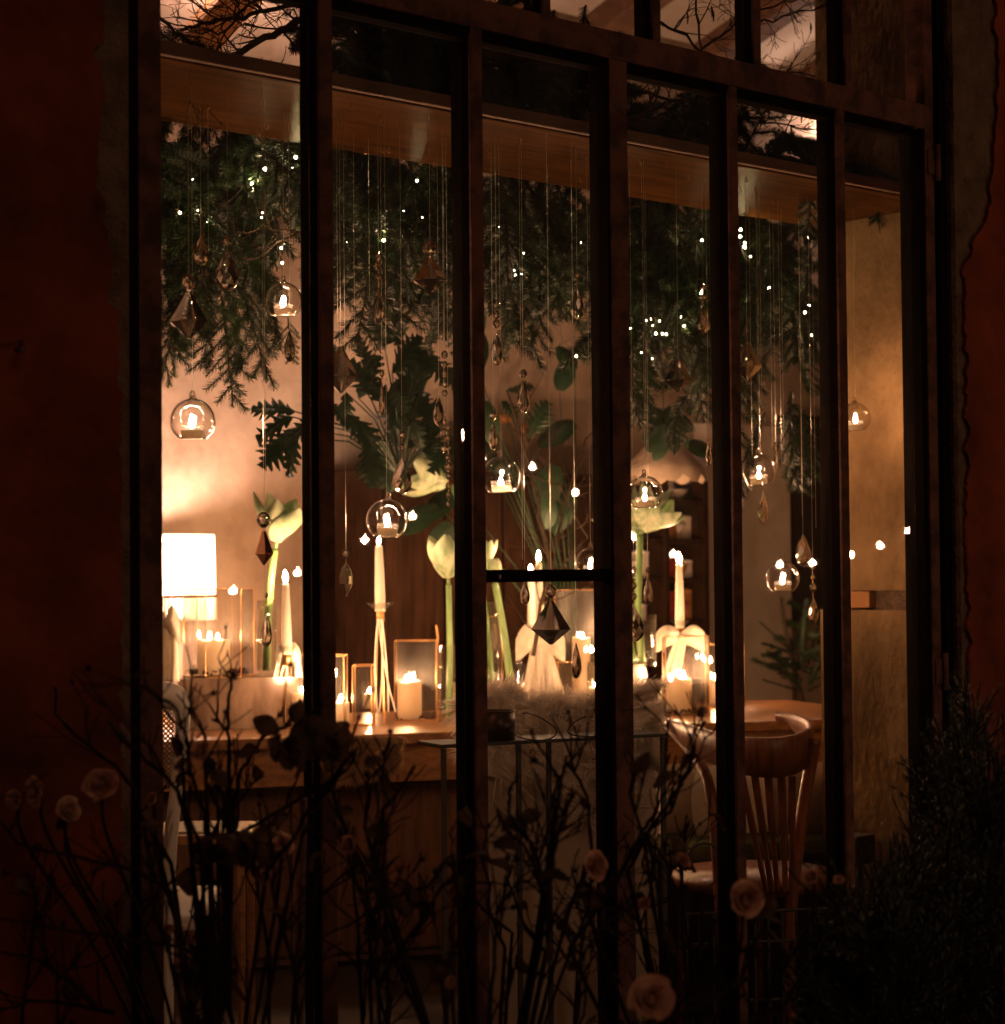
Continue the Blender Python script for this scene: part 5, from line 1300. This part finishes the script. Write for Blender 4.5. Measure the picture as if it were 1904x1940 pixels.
for i in range(24):                                     # untraced canes fill the base of the bushes
    px = rr.uniform(-20, 1560); b = bush_of(px); Z = rr.uniform(2.75, 3.35); ty = rr.uniform(1560, 1850) if 250 < px < 1000 or px > 1150 else rr.uniform(1620, 1850)
    x0 = px+rr.uniform(-120, 120)
    P3 = [PD(px, ty, Z), PD(px+(x0-px)*.3+rr.uniform(-20, 20), ty+90, Z), PD(px+(x0-px)*.6, ty+230, Z), PD(x0, 2250, Z)]
    cane(b, P3, .0016, .0038, 7)
for b in range(3): part('cane', BM[b], 'rose_bark', bush[b], False, kind='stuff')
# dried hips with sepals, dead leaves
def hip_mesh():
    mb = MB().lathe((0, 0, 0), [(.2, -.6), (.75, -.3), (1, .1), (.8, .6), (.4, .8)], 9)
    for k in range(5):
        a = 2*math.pi*k/5; u = Vector((math.cos(a), math.sin(a), 0)); v_ = Vector((-u.y, u.x, 0)); mb.add([u*.4+v_*.25+Vector((0, 0, .7)), u*.4-v_*.25+Vector((0, 0, .7)), u*2.0+Vector((0, 0, 1.9))], [(0, 1, 2)])
    return mb.mesh('rose_hip', 'rose_bark')
HM = hip_mesh()
rows = [[Vector((.03*t, s*.011*math.sin(math.pi*(t*.9+.05)), .006*math.sin(t*4)-.004*abs(s))) for s in (-1, 0, 1)] for t in [k/7 for k in range(8)]]
DM = MB().grid(rows).mesh('dry_leaf', 'dead_leaf')
for b in range(3):
    for k, (p, d) in enumerate(KN[b]):
        if k % 5 == 0: inst('rose_hip', HM, bush[b], p, d.to_track_quat('Z', 'Y').to_euler(), rr.uniform(.003, .0055))
        elif k % 6 == 1: inst('dry_leaf', DM, bush[b], p, (rr.uniform(-2, 2), rr.uniform(-1, 2), rr.uniform(0, 6)), rr.uniform(.8, 1.5))
def rose(b, px, py, rad, Z, seed, n=26, m='rose_petal'):
    q = random.Random(seed); c = PD(px, py, Z); r_ = rad*mpp(c); ax = (-fwd+XR_*q.uniform(-1.1, 1.1)+Vector((0, 0, q.uniform(-.1, 1.1)))).normalized(); Q = ax.to_track_quat('Z', 'Y')
    bl = link('rose_bloom', MB().lathe(c, [(r_*.12, -r_*.3), (r_*.28, -.05*r_), (r_*.26, .15*r_), (r_*.08, r_*.34)], 10).mesh('rose_bloom', m, True, bush[b]['_org']), bush[b]); bl['_org'] = bush[b]['_org']
    for k in range(n):
        f = k/n; a = k*2.4+q.uniform(-.2, .2); rad_ = r_*(.12+.52*f); open_ = .3+1.15*f; wv = r_*(.40+.50*f)*q.uniform(.75, 1.2); hh = r_*(.6+.25*f); mb = MB(); rows = []
        for i in range(5):
            t = i/4; row = []
            for j in range(5):
                s = j/2-1; rr_ = rad_*(.25+.9*t**.8)+r_*.28*f*t*t; w2 = wv*math.sin(math.pi*(.18+.62*t)); x = rr_-s*s*w2*.35; y = s*w2; z = hh*t*(1-.55*f)-r_*.25*f*t*t+r_*.10*t*math.sin(s*4.5+k)+q.uniform(-1, 1)*r_*.05
                row.append(c+Q @ Vector((x*math.cos(a)-y*math.sin(a), x*math.sin(a)+y*math.cos(a), z)))
            rows.append(row)
        mb.grid(rows); o = part('petal', mb, m, bl, True); o.modifiers.new('sub', 'SUBSURF').render_levels = 1
    e = roots[b].lerp(c, .25); P3 = smooth([c-ax*r_*.2, c-ax*r_*.3-Vector((0, 0, .06)), c.lerp(e, .5)+fwd*.05, e], 2)
    part('stem', MB().tube(P3, .0028, 6), 'rose_bark', bl, True)
for args in ((0, 192, 1490, 40, 2.9), (0, 70, 1500, 34, 3.0), (0, 128, 1535, 30, 3.05), (0, 30, 1515, 24, 3.1), (0, 290, 1515, 18, 3.1), (0, 385, 1425, 26, 2.9), (0, 345, 1450, 20, 2.95), (0, 320, 1760, 14, 2.9), (0, 535, 1600, 28, 3.1), (0, 120, 1560, 20, 3.1),
    (1, 665, 1600, 24, 2.95), (1, 632, 1450, 30, 3.1), (1, 855, 1862, 16, 2.8), (1, 1125, 1640, 34, 2.9),
    (2, 1411, 1703, 42, 2.75), (2, 1233, 1893, 50, 2.55), (2, 1293, 1632, 20, 3.0), (2, 1222, 1712, 16, 3.0), (2, 1540, 1660, 18, 2.95), (2, 1590, 1668, 12, 2.95)):
    rose(*args, int(args[1]*7+args[2]), n=(15 if args[3] > 28 else 10))
# dark leaf clump on the cane tops
for (px, py, n_, sp_) in ((570, 1395, 16, 50), (520, 1410, 6, 30), (620, 1400, 7, 30), (440, 1600, 8, 60), (480, 1620, 8, 60), (770, 1690, 6, 40)):
    for k in range(n_):
        inst('dry_leaf', DM, bush[bush_of(px)], PD(px+rr.uniform(-sp_, sp_), py+rr.uniform(-18, 18), rr.uniform(2.85, 3.0)), (rr.uniform(-2, 2), rr.uniform(-1, 2), rr.uniform(0, 6)), rr.uniform(1.0, 1.7))
# garden stake
a, b_ = PD(576, 1512, 3.1), PD(566, 1990, 3.1); b_.x, b_.y = b_.x, b_.y
single('garden_stake', MB().tube([a, b_, Vector((b_.x, b_.y, -.02))], .0055, 8), 'old_timber', 'thin brown stake standing in the left rose bush', 'stake', tuple(b_), True)

# ------------------------------------------------------------------ rosemary shrubs, right
def rosemary(seed, L=.15):
    q = random.Random(seed); mb = MB(); st = MB()
    def shoot(p, d, L, n):
        pts = [p]
        for i in range(6): d = (d+Vector((q.uniform(-.16, .16), q.uniform(-.16, .16), .05))).normalized(); pts.append(pts[-1]+d*L/6)
        st.tube(pts, [.0026-.0018*i/6 for i in range(7)], 4)
        for k in range(n):
            t = (k+.5)/n*6; i = min(5, int(t)); p_ = pts[i].lerp(pts[i+1], t-i); dd = (pts[i+1]-pts[i]).normalized(); s_ = dd.orthogonal().normalized(); b_ = dd.cross(s_); a = k*2.4+q.uniform(-.3, .3)
            o_ = s_*math.cos(a)+b_*math.sin(a); u_ = t/6; nd = (o_*(1.0-.45*u_)+dd*(.35+.6*u_)).normalized(); l_ = .019*q.uniform(.7, 1.2)*(1-.35*u_**3); w_ = nd.cross(dd).normalized()*.0012
            mid = p_+nd*l_*.5; tip = p_+nd*l_+dd*l_*.18
            mb.add([p_-w_*.5, p_+w_*.5, mid+w_, mid-w_, tip], [(0, 1, 2, 3), (3, 2, 4)])
        return pts
    m_ = shoot(Vector((0, 0, 0)), Vector((0, 0, 1)), L, 64)
    for k in range(3): shoot(m_[k+1], Vector((q.uniform(-1, 1), q.uniform(-1, 1), .9)).normalized(), L*q.uniform(.4, .6), 26)
    return mb.mesh('leafy_shoot', 'rosemary_leaf'), st.mesh('woody_stem', 'rose_bark')
RM = [rosemary(k, .13+.02*k) for k in range(5)]
rs = [thing('rosemary_shrub', 'dark needle leaved rosemary shrub tall against the right red wall', 'shrub', PD(1830, 2100, 3.5).to_2d().to_3d()),
      thing('rosemary_shrub', 'lower rosemary shrub in front of the last window pane', 'shrub', PD(1680, 2100, 3.3).to_2d().to_3d())]
def top_env(px):
    pts = [(1560, 1850), (1600, 1780), (1640, 1650), (1665, 1600), (1700, 1585), (1740, 1640), (1775, 1580), (1800, 1430), (1822, 1300), (1838, 1262), (1855, 1300), (1875, 1400), (1904, 1385), (1960, 1400)]
    for (a_, b_2), (c_, d_2) in zip(pts[:-1], pts[1:]):
        if a_ <= px <= c_: return b_2+(d_2-b_2)*(px-a_)/(c_-a_)
    return 1800
cnt = [0, 0]
for i in range(560):
    px = rr.uniform(1575, 1945); te = top_env(px); py = te+165+(2010-te-60)*rr.random()**1.05
    k_ = 0 if px > 1762 else 1
    if cnt[k_] >= 285: continue
    cnt[k_] += 1; Z = rr.uniform(3.15, 3.6) if k_ == 0 else rr.uniform(3.0, 3.35)
    k = rr.randrange(5); o = inst('rosemary_shoot', RM[k][0], rs[k_], PD(px, py, Z), (rr.uniform(-.55, .55), rr.uniform(-.55, .55), rr.uniform(0, 6)), rr.uniform(.7, 1.1)); link('woody_stem', RM[k][1], o)
for px, te in ((1838, 1262), (1832, 1285), (1850, 1310), (1846, 1340), (1828, 1350), (1815, 1370), (1680, 1600), (1697, 1582), (1720, 1605), (1890, 1395), (1795, 1400), (1740, 1620), (1655, 1640)):
    k = rr.randrange(5); sc__ = .75; c = PD(px, te+(.13+.02*k)*sc__/mpp(PD(px, te, 3.35)), 3.35); o = inst('rosemary_shoot', RM[k][0], rs[0] if px > 1762 else rs[1], c, (rr.uniform(-.1, .1), rr.uniform(-.1, .1), rr.uniform(0, 6)), sc__); link('woody_stem', RM[k][1], o)

for o in list(bpy.data.objects):
    if '_org' in o.keys(): del o['_org']
print('objects', len(bpy.data.objects))
